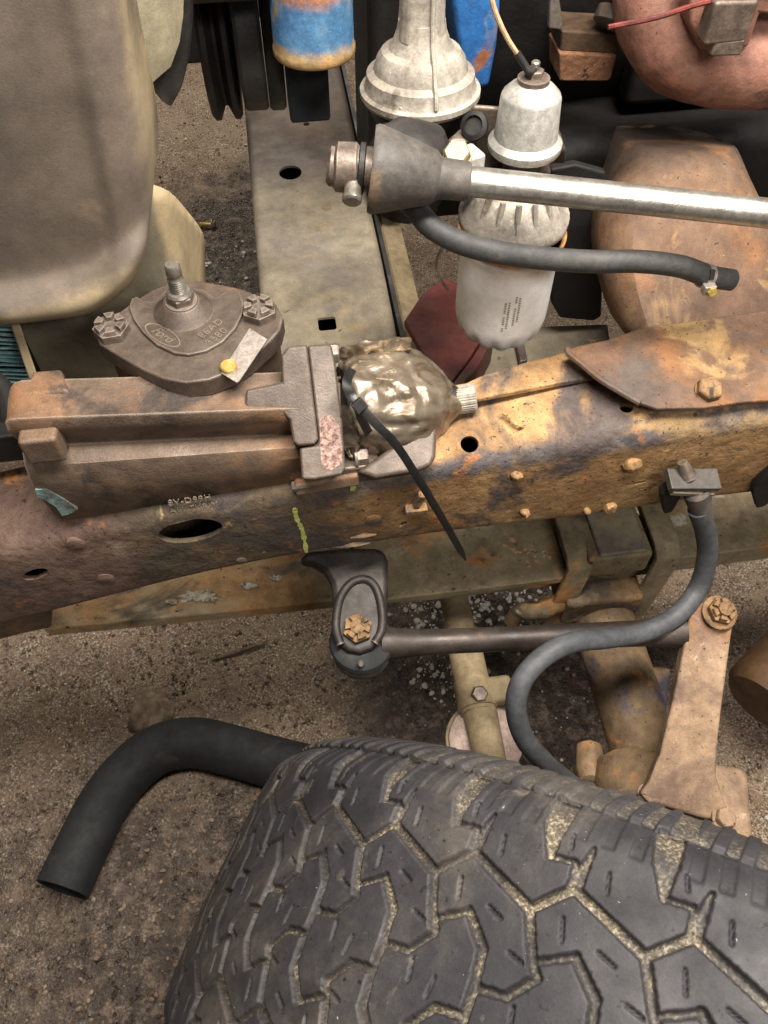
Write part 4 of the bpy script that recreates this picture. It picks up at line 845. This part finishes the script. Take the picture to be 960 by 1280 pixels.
# ================================================================== leaf spring, axle, steering linkage
ls = thing('leaf_spring', 'dusty leaf spring pack clamped to the axle under the frame rail', 'leaf spring', (.4, .60, .50))
def leaf(x0, x1, y0, y1, z, th, sag=-.011, n=24, nm='leaf', mat='spring'):
    secs = []
    for i in range(n+1):
        x = x0+(x1-x0)*i/n; zz = z - sag*((x-.42)/.5)**2
        secs.append([Vector((x, y0, zz)), Vector((x, y0, zz-th)), Vector((x, y1, zz-th)), Vector((x, y1, zz))])
    return mk(nm, loft(secs), mat, ls, bevel=.002)
leaf(-.375, 1.05, .553, .640, .565, .013)
leaf(-.375, 1.00, .555, .638, .5515, .010)
leaf(.045, .335, .540, .645, .580, .0125, -.006)
leaf(.47, 1.05, .548, .66, .583, .012, -.004)
leaf(.10, .80, .556, .637, .541, .010)
mk('spring_hanger', crumple(loft([[at(x, a_, Y=.525), at(x, b__, Y=.535), at(x, b__, Y=.535) + Vector((0, .09, 0)), at(x, a_, Y=.525) + Vector((0, .09, 0))] for x, a_, b__ in ((-60, 770, 818), (0, 762, 800), (30, 756, 792), (64, 748, 785))]), .001, 40), 'rail_dark', ls, bevel=.003)
rnd = random.Random(21)
for cx, cy, rx, ry in ((248, 745, 30, 11), (310, 732, 12, 5), (345, 722, 10, 4), (215, 752, 9, 4)):
    z_ = .5665 + .011*((at(cx, cy, Z=.58).x-.42)/.5)**2
    mk('paint_patch', prism([at(cx + rx*math.cos(a)*rnd.uniform(.45, 1.1), cy + ry*math.sin(a)*rnd.uniform(.45, 1.1), Z=z_) for a in [2*math.pi*i/26 for i in range(26)]], (0, 0, -.002)), 'patch', ls, smooth=0)
# spacer block and U bolts over the axle
mk('spacer_block', box((.405, .595, .590), (.046, .052, .024)), 'spring', ls, bevel=.006)
mk('spacer_cap', box((.408, .590, .6155), (.034, .044, .004)), 'cross', ls, bevel=.004)
for x in (.349, .475):
    secs = []
    for q, (y, z) in enumerate(((.70, .612), (.60, .614), (.56, .612), (.540, .600), (.532, .575), (.530, .50), (.530, .42))):
        d = -.02*max(0, q-3)/3
        secs.append([Vector((x-.018+d, y, z)), Vector((x+.018+d, y, z)), Vector((x+.018+d, y+.008, z-.009)), Vector((x-.018+d, y+.008, z-.009))])
    mk('clamp_strap', loft(secs), 'spring', ls, bevel=.003)
mk('axle_pad', crumple(box((.395, .575, .505), (.058, .055, .030)), .004, 30), 'rail', ls, bevel=.008, seg=3)
mk('pad_ear', crumple(tube(spline([at(706, 752, Y=.54), at(672, 764, Y=.53), at(650, 764, Y=.535), at(640, 776, Y=.54)], 5), [.014]*5+[.012]*5+[.009]*6, 10, flat=1.3), .002, 50), 'spring', ls)
cl2 = []
rnd = random.Random(9)
for i in range(70):
    px, py = rnd.gauss(648, 22), rnd.gauss(692, 16)
    if not (600 < px < 700 and 668 < py < 722): continue
    p = at(px, py, Z=.5785); cl2.append(rock(p, rnd.uniform(.0012, .0062)*(1 if i > 12 else 1.3), .7, i))
mk('mud_crumbs', join(*cl2), 'soil', smooth=0, label='crumbs of dry orange mud fallen on the leaf spring', kind='stuff')

ax_ = thing('front_axle', 'rusty front axle tube running under the leaf spring towards the wheel', 'axle', (.41, .45, .36))
mk('axle_tube', crumple(lathe((.405, .245, .465), (0, 1, 0), [(0, .058), (.02, .054), (.05, .049), (.10, .047), (.3, .046), (.8, .046)], 40), .0012, 30), 'axle', ax_, smooth=60)
mk('knuckle', crumple(lathe((.385, .20, .455), (.05, 1, .02), [(0, .03), (.005, .055), (.03, .065), (.06, .065), (.10, .06), (.12, .052), (.125, .04)], 32), .004, 22), 'axle', ax_)
mk('lower_lug', crumple(join(lathe(at(737, 948, Z=.44), (-.25, -.9, .2), [(-.02, .008), (-.016, .018), (.02, .020), (.035, .016), (.038, .008)], 14)), .003, 60), 'axle', ax_)
mk('side_casting', crumple(loft([[at(x, y, Z=z), at(x+34, y+4, Z=z), at(x+34, y+4, Z=z-.06), at(x-8, y, Z=z-.06)] for x, y, z in ((806, 832, .46), (800, 862, .47), (806, 900, .47), (806, 950, .46))]), .004, 30), 'axle', ax_, bevel=.008)
mk('knuckle_pad', crumple(box(at(880, 985, Z=.50) - Vector((0, .01, .05)), (.06, .05, .045), rz=-.3), .004, 25), 'arm', ax_, bevel=.01)

# pitman arm
pa = thing('pitman_arm', 'forged dark iron pitman arm with a rusty castellated nut, hanging below the rail', 'pitman arm', at(450, 800, Z=.66))
PN = Vector((0, -.28, .96)).normalized(); P0 = Vector((.03, .45, .70))
out = [(372, 700), (384, 688), (430, 684), (470, 684), (481, 688), (485, 700), (485, 740), (484, 778), (478, 798), (466, 812), (450, 818), (434, 815), (421, 804), (416, 788), (416, 750), (414, 728), (404, 712), (390, 704)]
arm_ = mk('arm', prism([atp(x, y, P0, PN) for x, y in out], PN*-.030), 'pitman', pa, bevel=.008, seg=3)
# raised rim that surrounds the scooped pad
rim = [(426, 806), (420, 786), (422, 760), (428, 742), (440, 728), (456, 724), (468, 732), (475, 750), (478, 772), (476, 790), (468, 804)]
mk('pad_rim', tube(spline([atp(x, y, P0 + Vector((0, 0, .001)), PN) for x, y in rim], 4), .0052, 10), 'pitman', arm_)
nc = atp(447, 787, P0, PN)
mk('castle_nut', castle_nut(nc, Vector((0, -.2, .97)), .0180, .014, rot=.25), 'bolt_rust', pa, bevel=.0006)
mk('stud_end', lathe(nc, Vector((0, -.2, .97)), [(0, .0085), (.0145, .0085), (.0155, .007)], 18), 'bolt_rust', pa)
# drag link
p0 = at(452, 806, Z=.665); p1 = at(866, 789, Z=.665)
dl = thing('drag_link', 'dark steel drag link rod running from the pitman arm to the steering arm', 'drag link', (p0+p1)/2)
dv = (p1-p0).normalized()
mk('rod', tube([p0 + (p1-p0)*t for t in (.06, .10, .16, .25, .4, .55, .7, .85, .93, .97)], [.0225, .0190, .0165, .0152, .0150, .0152, .0155, .0160, .018, .020], 28), 'link', dl)
mk('ball_socket', lathe(p0 - Vector((0, 0, .028)), (0, -.1, 1), [(0, .020), (.004, .030), (.014, .036), (.024, .036), (.032, .030), (.036, .020)], 32), 'boot', dl)
mk('dust_seal', lathe(p0 + Vector((0, 0, .004)), (0, -.1, 1), [(0, .036), (.004, .039), (.009, .037), (.013, .028), (.014, .02)], 32), 'bighose', dl)
mk('ball_socket', lathe(p1 + Vector((.012, .004, -.030)), (0, 0, 1), [(0, .016), (.003, .026), (.016, .031), (.028, .030), (.036, .022), (.04, .012)], 28), 'black', dl)
mk('grease_nipple', lathe(atp(449, 814, P0, PN) + Vector((0, -.012, -.006)), (0, -.6, .6), [(0, .004), (.004, .004), (.006, .0025)], 10), 'steel', dl)

# steering arm
sa = thing('steering_arm', 'flat dusty brown steering arm with a rusty nut at its upper end', 'steering lever', at(850, 985, Z=.54))
SAo = [(862, 772), (868, 758), (884, 749), (902, 748), (914, 756), (918, 772), (914, 800), (908, 845), (902, 890), (897, 935), (896, 970), (906, 1000), (918, 1030), (870, 1020), (822, 1004), (800, 992), (812, 975), (826, 940), (838, 890), (848, 845), (856, 805)]
sp = [at(x, y, Z=.70 - .13*(y-750)/260) for x, y in SAo]
sarm = mk('arm', prism(sp, Vector((.0, .004, -.024))), 'arm', sa, bevel=.004, seg=3)
n0 = at(899, 766, Z=.694)
mk('washer', lathe(n0, (0, -.25, 1), [(-.002, .021), (.002, .021), (.003, .018)], 24), 'bolt_rust', sa)
mk('castle_nut', castle_nut(n0 + Vector((0, 0, .002)), (0.05, -.25, 1), .0165, .014, rot=.5), 'bolt_rust', sa, bevel=.0006)
mk('stud_end', lathe(n0 + Vector((0, 0, .002)), (0.05, -.25, 1), [(0, .0085), (.017, .0085), (.018, .006)], 14), 'bolt_rust', sa)
for px, py in ((812, 990), (905, 1020)):
    mk('mount_nut', crumple(hexhead(at(px, py+4, Z=.565), (0, -.1, 1), .0125, .012, 1.2), .002, 90, px), 'arm', sa, bevel=.001)

# tie rod
tr = thing('tie_rod', 'tan steel tie rod with clamp bolt and dusty end cap behind the tire', 'tie rod', (.20, .44, .40))
tx0 = .203
mk('rod', lathe((tx0-.006, .42, .43), (.0, 1, 0), [(0, .026), (.11, .026), (.112, .0225), (.6, .0225)], 28), 'tan', tr)
mk('clamp', lathe((tx0-.006, .425, .43), (0, 1, 0), [(0, .026), (.001, .029), (.042, .029), (.043, .026)], 28), 'tan', tr)
mk('clamp_ear', box((tx0+.027, .447, .438), (.022, .020, .013)), 'tan', tr, bevel=.008, seg=3)
mk('clamp_bolt', hexhead(at(598, 869, Z=.452), (.1, -.2, 1), .0125, .012, 1.25), 'bolt', tr, bevel=.001)
mk('rod_end', crumple(lathe((tx0-.004, .33, .43), (-.0, 1, 0), [(0, .016), (.02, .022), (.09, .025)], 20), .001, 50), 'tan', tr)
ec = at(606, 921, Z=.415)
mk('end_cap', crumple(lathe(ec - Vector((0, 0, .03)), (.05, -.12, 1), [(0, .04), (.006, .052), (.02, .054), (.027, .053), (.030, .049), (.031, .02)], 36), .0016, 45), 'pale', tr)
mk('cap_edge', lathe(ec - Vector((0, 0, .016)), (.05, -.12, 1), [(0, .054), (.002, .0565), (.006, .0565), (.008, .0535)], 36), 'tan', tr)

# brake hose with its frame bracket
bh = thing('brake_hose', 'grey black rubber brake hose curling from a clip on the frame rail', 'brake hose', at(875, 620, Y=.47))
mk('hose', tube(spline([at(873, 636, Y=.468), at(882, 665, Y=.462), at(884, 695, Y=.452), at(873, 735, Y=.435), at(845, 770, Y=.41), at(805, 790, Y=.395), at(760, 798, Y=.385), at(715, 803, Y=.375), at(678, 822, Y=.36), at(652, 852, Y=.34), at(645, 885, Y=.32), at(655, 922, Y=.30), at(680, 952, Y=.285), at(720, 985, Y=.27)], 8), .0118, 20), 'brakehose', bh)
mk('hose_fitting', lathe(at(870, 612, Y=.474), at(880, 655, Y=.464)-at(870, 612, Y=.474), [(0, .012), (.003, .0145), (.016, .0138), (.034, .0115), (.05, .0122), (.052, .010)], 20), 'boot', bh)
bc1 = at(866, 600, Y=.478)
mk('clip_plate', box(bc1, (.030, .012, .0045), m=Matrix.Rotation(.18, 3, 'Y') @ Matrix.Rotation(.25, 3, 'X')), 'boot', bh, bevel=.0015)
mk('clip_plate', box(bc1 + Vector((.0, -.001, -.009)), (.026, .011, .004), m=Matrix.Rotation(.25, 3, 'Y') @ Matrix.Rotation(.25, 3, 'X')), 'cross', bh, bevel=.0015)
mk('bracket_arm', prism([at(x, y, Y=.488) for x, y in ((822, 608), (842, 592), (846, 612), (836, 630), (826, 632))], (0, -.012, 0)), 'greasy', bh, bevel=.002)
mk('line_fitting', lathe(at(860, 596, Y=.480), at(853, 578, Y=.488)-at(860, 596, Y=.480), [(0, .010), (.008, .008), (.02, .005)], 12), 'bolt', bh)
tb = thing('hanger_tab', 'dark steel tab hanging from the rail beside the brake hose', 'bracket', at(945, 606, Y=.49))
mk('tab', prism([at(x, y, Y=.49) for x, y in ((941, 618), (944, 608), (970, 585), (1000, 585), (990, 610), (955, 634), (946, 636))], (0, .01, 0)), 'greasy', tb, bevel=.002)

# dark pipe beyond the steering arm
pp = thing('steel_pipe', 'thick dark brown steel pipe beyond the steering arm', 'pipe', (.75, .45, .2))
q0 = at(950, 880, Z=.26); q1 = at(1090, 730, Z=.30)
mk('pipe', tube([q0 + (q1-q0)*t for t in (0, .05, .3, .6, 1)], [.060, .070, .070, .070, .070], 40), grime('pipe_brown', [(.3, '#46321f'), (.5, '#5b432b'), (.7, '#6b5236')], 8, (.55, .8), .1, .2), pp)

# large black hose on the floor
HZ = .048
bho = thing('large_rubber_hose', 'thick bent black rubber hose lying on the dirty floor by the tire', 'hose', (-.35, .55, 0))
mk('hose', tube(spline([at(78, 1112, Z=.052), at(101, 1062, Z=.05), at(128, 1008, Z=HZ), at(158, 968, Z=HZ), at(195, 938, Z=HZ), at(240, 928, Z=HZ), at(290, 938, Z=HZ), at(340, 952, Z=HZ), at(400, 966, Z=HZ), at(470, 975, Z=HZ), at(550, 975, Z=HZ)], 8), .0465, 36, hollow=.86), 'bighose', bho)

# bolt, clods and bits on the floor
fb = at(262, 283, Z=.006); bo = thing('floor_bolt', 'small brass coloured flange bolt lying on the oil stained floor', 'bolt', fb)
bdir = Vector((1, -.25, 0)).normalized()
mk('shank', lathe(fb + Vector((0, 0, .006)) - bdir*.030, bdir, [(0, .0055), (.002, .0065), (.040, .0065)], 14), 'brass', bo)
mk('head', join(hexhead(fb + Vector((0, 0, .008)) + bdir*.010, bdir, .012, .010, 1.4)), 'bolt', bo)
fc = at(188, 890, Z=.01); mk('dirt_clod', crumple(lathe(fc - Vector((0, 0, .012)), (.05, 0, 1), [(0, .03), (.006, .045), (.014, .040), (.018, .02)], 20), .010, 40), 'grit', base=fc, label='flat grey clod of dirt on the floor touching the large hose', cat='clod', smooth=60)
tw = at(295, 815, Z=.004); mk('twig', crumple(tube([tw + Vector((-.05, -.012, 0)), tw, tw + Vector((.06, .012, .002))], [.003, .005, .003], 8), .002, 60), 'grit', base=tw, label='thin brown splinter lying on the floor below the leaf spring', cat='splinter')

# ================================================================== tire
K_ = 1.2824; U = .01614*K_; TW = 13.1*U; TR = .40*K_
tc0 = Vector((.27401, .06136, 0))*K_; tc0.z = CAMZ - .82394*K_   # middle of the inner tread edge
TT, TG, PIT, TH0 = .5523, .1156, .15085, 2.4410                    # wheel axis heading, camber, pitch angle, where the pattern starts
ta = Vector((math.sin(TT)*math.cos(TG), math.cos(TT)*math.cos(TG), math.sin(TG))); tb_ = Vector((math.cos(TT), -math.sin(TT), 0)); tk = ta.cross(tb_)*-1
if tk.z < 0: tk = -tk
tire = thing('tire', 'worn black all terrain truck tire with dusty zigzag tread grooves', 'tire', (tc0.x - ta.x*TW/2, tc0.y - ta.y*TW/2, 0))
def build_tread():
    P = PIT*TR
    segs = []      # (c0,k0,c1,k1,w0,w1,depth)
    base = [(-.025, 1.787, .288, .718, .0036, .0036, 1), (.288, .718, .975, 1.787, .0036, .0040, 1), (-.025, 1.787, .14, 3.22, .0036, .0032, 1),
            (.14, 3.22, .462, 2.58, .0020, .0022, .8), (.462, 2.58, .70, 3.45, .0032, .0040, 1), (.70, 3.45, .735, 4.57, .0036, .0030, 1),
            (.14, 3.22, .218, 3.57, .0030, .0030, 1), (.218, 3.57, .014, 4.43, .0030, .0026, 1), (.014, 4.43, -.265, 4.57, .0026, .0030, .8),
            (-.265, 4.57, -.265, 5.43, .0034, .0034, 1),
            (-.076, -1.9, -.05, -1.1, .0150, .0125, .9), (-.05, -1.1, 0, 0, .0120, .0024, .9), (0, 0, .24, -.06, .0016, .0016, .6), (.24, -.06, .288, .718, .0016, .0060, .7),
            (.349, -.673, .288, .60, .0008, .0068, .75)]
    for s_ in base:
        segs.append(s_); c0_, k0_, c1_, k1_, w0_, w1_, d_ = s_
        if s_[1:4:2] != (4.57, 5.43): segs.append((-.53-c0_, 10-k0_, -.53-c1_, 10-k1_, w0_, w1_, d_))
    rnd = random.Random(11); sip = []
    for c_, k_, a_, l_ in ((.55, .2, 80, .013), (.62, -.3, 85, .012), (.12, .9, 35, .012), (.30, 2.0, 75, .014), (.52, 1.5, 30, .012), (.78, .6, 70, .013), (.70, 2.3, 20, .012), (.35, 3.3, 80, .014), (.52, 4.0, 80, .013), (.0, 3.3, 15, .011), (.9, 3.5, 80, .013), (.85, 4.2, 75, .011), (.12, 4.9, 80, .013), (.4, 4.8, 85, .012), (.75, -.5, 70, .010), (.15, -.7, 75, .010), (.45, -.1, 60, .010), (.83, 1.3, 40, .010))[::3]:
        sip.append((c_, k_, R(a_), l_)); sip.append((-.53-c_+rnd.uniform(-.05, .05), 10-k_, R(a_)+rnd.uniform(-.5, .5), l_))
    # grid: fine where the tire shows, coarse elsewhere
    th = np.concatenate([np.arange(R(44), R(188), .0011/TR), np.linspace(R(188), R(404), 130)[:-1]])
    s = np.concatenate([np.linspace(-.012, TW+.012, 270)])
    TH, SS = np.meshgrid(th, s, indexing='ij')
    cc_ = (TH0 - TH)/PIT                 # pitch coordinate; grows towards the rear
    kk = SS/U - 1.55
    fx = cc_ - np.floor(cc_); X = fx*P; Y = kk*U
    dep = np.zeros_like(X); 
    for c0_, k0_, c1_, k1_, w0_, w1_, d_ in segs:
        for sh_ in (-2, -1, 0, 1, 2):
            ax0, ay0, ax1, ay1 = (c0_+sh_)*P, k0_*U, (c1_+sh_)*P, k1_*U
            if max(ax0, ax1) < -.03 or min(ax0, ax1) > P+.03: continue
            dx, dy = ax1-ax0, ay1-ay0; L2_ = dx*dx+dy*dy
            t = np.clip(((X-ax0)*dx+(Y-ay0)*dy)/L2_, 0, 1); D = np.hypot(X-ax0-t*dx, Y-ay0-t*dy); W_ = (w0_+(w1_-w0_)*t)*.84
            v = d_*np.clip(1.0 - (D-W_*.75)/(.0018), 0, 1); dep = np.maximum(dep, v)
    sp_ = np.zeros_like(X)
    for c_, k_, a_, l_ in sip:
        for sh_ in (-1, 0, 1, 2):
            px_, py_ = ((c_ % 1)+sh_-1)*P, k_*U; ux, uy = math.cos(a_)*l_/2, math.sin(a_)*l_/2
            t = np.clip(((X-px_)*ux+(Y-py_)*uy)/(ux*ux+uy*uy), -1, 1); D = np.hypot(X-px_-t*ux, Y-py_-t*uy)
            sp_ = np.maximum(sp_, np.clip(1.5-D/.0010, 0, 1))
    wv = np.sin(X*2600+np.sin(Y*1900+TH*9)*2)*np.sin(Y*2300+TH*31)*.5 + np.sin(X*900+Y*700+TH*17)*.5
    dep = np.clip(dep + .22*wv*(dep > .02)*(dep < .74), 0, 1)
    edge = np.clip(np.minimum(SS, TW-SS)/.004, 0, 1)
    h = -(.0075*dep) - .0042*np.clip(sp_, 0, 1)*(dep < .1)*edge
    brs = (cc_*4) % 1.0; upb = np.clip((brs-.03)/.06, 0, 1)*np.clip((.60-brs)/.06, 0, 1); h = h - .0020*(1-upb)*np.clip((.016-SS)/.003, 0, 1)*(dep < .3)
    # soft rounding of shoulders and crown
    q = (SS-TW/2)/(TW/2); crown = -.007*q*q
    d_in = np.clip(.022-np.minimum(SS, TW-SS), 0, None); crown -= .35*d_in**2/.022
    rr = TR + crown + h
    V = np.empty(TH.shape+(3,))
    for q_ in range(3): V[..., q_] = tc0[q_] - ta[q_]*SS + tb_[q_]*rr*np.cos(TH) + tk[q_]*rr*np.sin(TH)
    # shoulder and sidewall rings on both sides (with the stepped lug bars)
    nth = len(th)
    def side(sgn):
        prof = []                                              # (offset outwards, radius drop)
        for t in np.linspace(0, 1, 26): prof.append((.0122 + .036*(1-(1-t)**2.0), .0254 + .107*t**1.30))
        for t in np.linspace(.1, 1, 8): prof.append((.048 - .032*t, .1325 + .10*t))
        o = np.empty((nth, len(prof), 3)); dd = np.zeros((nth, len(prof)))
        ph = cc_[:, 0]
        for j, (of, dr) in enumerate(prof):
            bar = ((ph*4 - .03*j) % 1.0); up = np.clip((bar-.03)/.06, 0, 1)*np.clip((.60-bar)/.06, 0, 1); big = ((ph + .076 - .02*j) % 1.0 < .30)
            env = 1.0 if j < 13 else 0.0
            nb_ = (ph + .06) % 1.0; up = np.where(nb_ < .20, 0, up); bump_ = env*(.0028*up); off = of + bump_*.7; r_ = TR - dr + bump_*.7; dd[:, j] = (1-up)*env*.45 + env*.15
            ss_ = (-off if sgn < 0 else TW+off)
            for q_ in range(3): o[:, j, q_] = tc0[q_] - ta[q_]*ss_ + tb_[q_]*r_*np.cos(th) + tk[q_]*r_*np.sin(th)
        return o, dd
    a0, da = side(-1); a1, db = side(1)
    G = np.concatenate([a0[:, ::-1], V, a1], axis=1); DD = np.concatenate([da[:, ::-1], dep, db], axis=1)
    n0, n1 = G.shape[:2]; idx = np.arange(n0*n1).reshape(n0, n1); nxt = np.roll(idx, -1, axis=0)
    Fc = np.stack([idx[:, :-1], idx[:, 1:], nxt[:, 1:], nxt[:, :-1]], -1).reshape(-1, 4)
    return G.reshape(-1, 3), Fc, DD.reshape(-1)
gv, gf, gd = build_tread()
me = bpy.data.meshes.new('tread'); org = wloc(tire)
me.vertices.add(len(gv)); me.vertices.foreach_set('co', (gv - np.array(org)).astype(np.float32).ravel())
me.loops.add(gf.size); me.loops.foreach_set('vertex_index', gf.astype(np.int32).ravel())
me.polygons.add(len(gf)); me.polygons.foreach_set('loop_start', np.arange(0, gf.size, 4, dtype=np.int32)); me.polygons.foreach_set('loop_total', np.full(len(gf), 4, dtype=np.int32))
me.update(); me.validate()
at_ = me.attributes.new('groove', 'FLOAT', 'POINT'); at_.data.foreach_set('value', gd.astype(np.float32))
for p in me.polygons: p.use_smooth = True
def tire_mat():
    m = grime('tire_rubber', [(.3, '#1f1e21'), (.5, '#2a292c'), (.7, '#373537')], 13, (.55, .82), 0, .12, layers=[('#4d4843', 6, .58, .12), ('#5a544c', 22, .66, .06)], specks=[('#9a9388', 260, .26), ('#141315', 150, .33)], dist=.003)
    nt = m.node_tree; N = nt.nodes; L = nt.links; b = N['Principled BSDF']; src = b.inputs['Base Color'].links[0].from_socket
    a = N.new('ShaderNodeAttribute'); a.attribute_name = 'groove'; tc = N.new('ShaderNodeTexCoord')
    n = N.new('ShaderNodeTexNoise'); n.inputs['Scale'].default_value = 14; n.inputs['Detail'].default_value = 10; n.inputs['Roughness'].default_value = .72; L.new(tc.outputs['Object'], n.inputs['Vector'])
    q = N.new('ShaderNodeMapRange'); q.inputs[1].default_value = .47; q.inputs[2].default_value = .63; q.inputs[3].default_value = .16; q.inputs[4].default_value = 1.0; L.new(n.outputs[0], q.inputs[0])
    g = N.new('ShaderNodeMapRange'); g.inputs[1].default_value = .35; g.inputs[2].default_value = .95; L.new(a.outputs['Fac'], g.inputs[0])
    mu = N.new('ShaderNodeMath'); mu.operation = 'MULTIPLY'; L.new(q.outputs[0], mu.inputs[0]); L.new(g.outputs[0], mu.inputs[1])
    s = N.new('ShaderNodeTexNoise'); s.inputs['Scale'].default_value = 420; s.inputs['Detail'].default_value = 2; L.new(tc.outputs['Object'], s.inputs['Vector'])
    r = N.new('ShaderNodeValToRGB'); L.new(s.outputs[0], r.inputs[0])
    while len(r.color_ramp.elements) < 3: r.color_ramp.elements.new(.5)
    for e, (p, h) in zip(r.color_ramp.elements, ((.35, '#4d4538'), (.52, '#756a56'), (.66, '#b0a68e'))): e.position = p; e.color = lin(h)
    mx = N.new('ShaderNodeMix'); mx.data_type = 'RGBA'; L.new(mu.outputs[0], mx.inputs[0]); L.new(src, mx.inputs[6]); L.new(r.outputs[0], mx.inputs[7]); L.new(mx.outputs[2], b.inputs['Base Color'])
    return m
me.materials.append(tire_mat()); to = bpy.data.objects.new('tread', me); COL.objects.link(to); to.parent = tire
wc_ = tc0 - ta*TW/2
mk('wheel_rim', lathe(wc_ - ta*(TW/2+.0), ta, [(0, .25), (.0, .285), (.01, .288), (.03, .26), (TW/2, .25), (TW-.03, .26), (TW-.01, .288), (TW, .285), (TW, .25), (TW*.7, .2), (TW*.7, .03)], 48), 'bolt', tire)
mk('hub', lathe(wc_, ta, [(-.02, .03), (-.02, .07), (.10, .07), (.16, .055), (.17, .03)], 24), 'axle', tire)

# ------------------------------------------------------------------ build units -> metres
for o in COL.objects:
    if o.parent is None and o.type in ('MESH', 'EMPTY'):
        o.location = o.location*SC; o.scale = (SC, SC, SC)
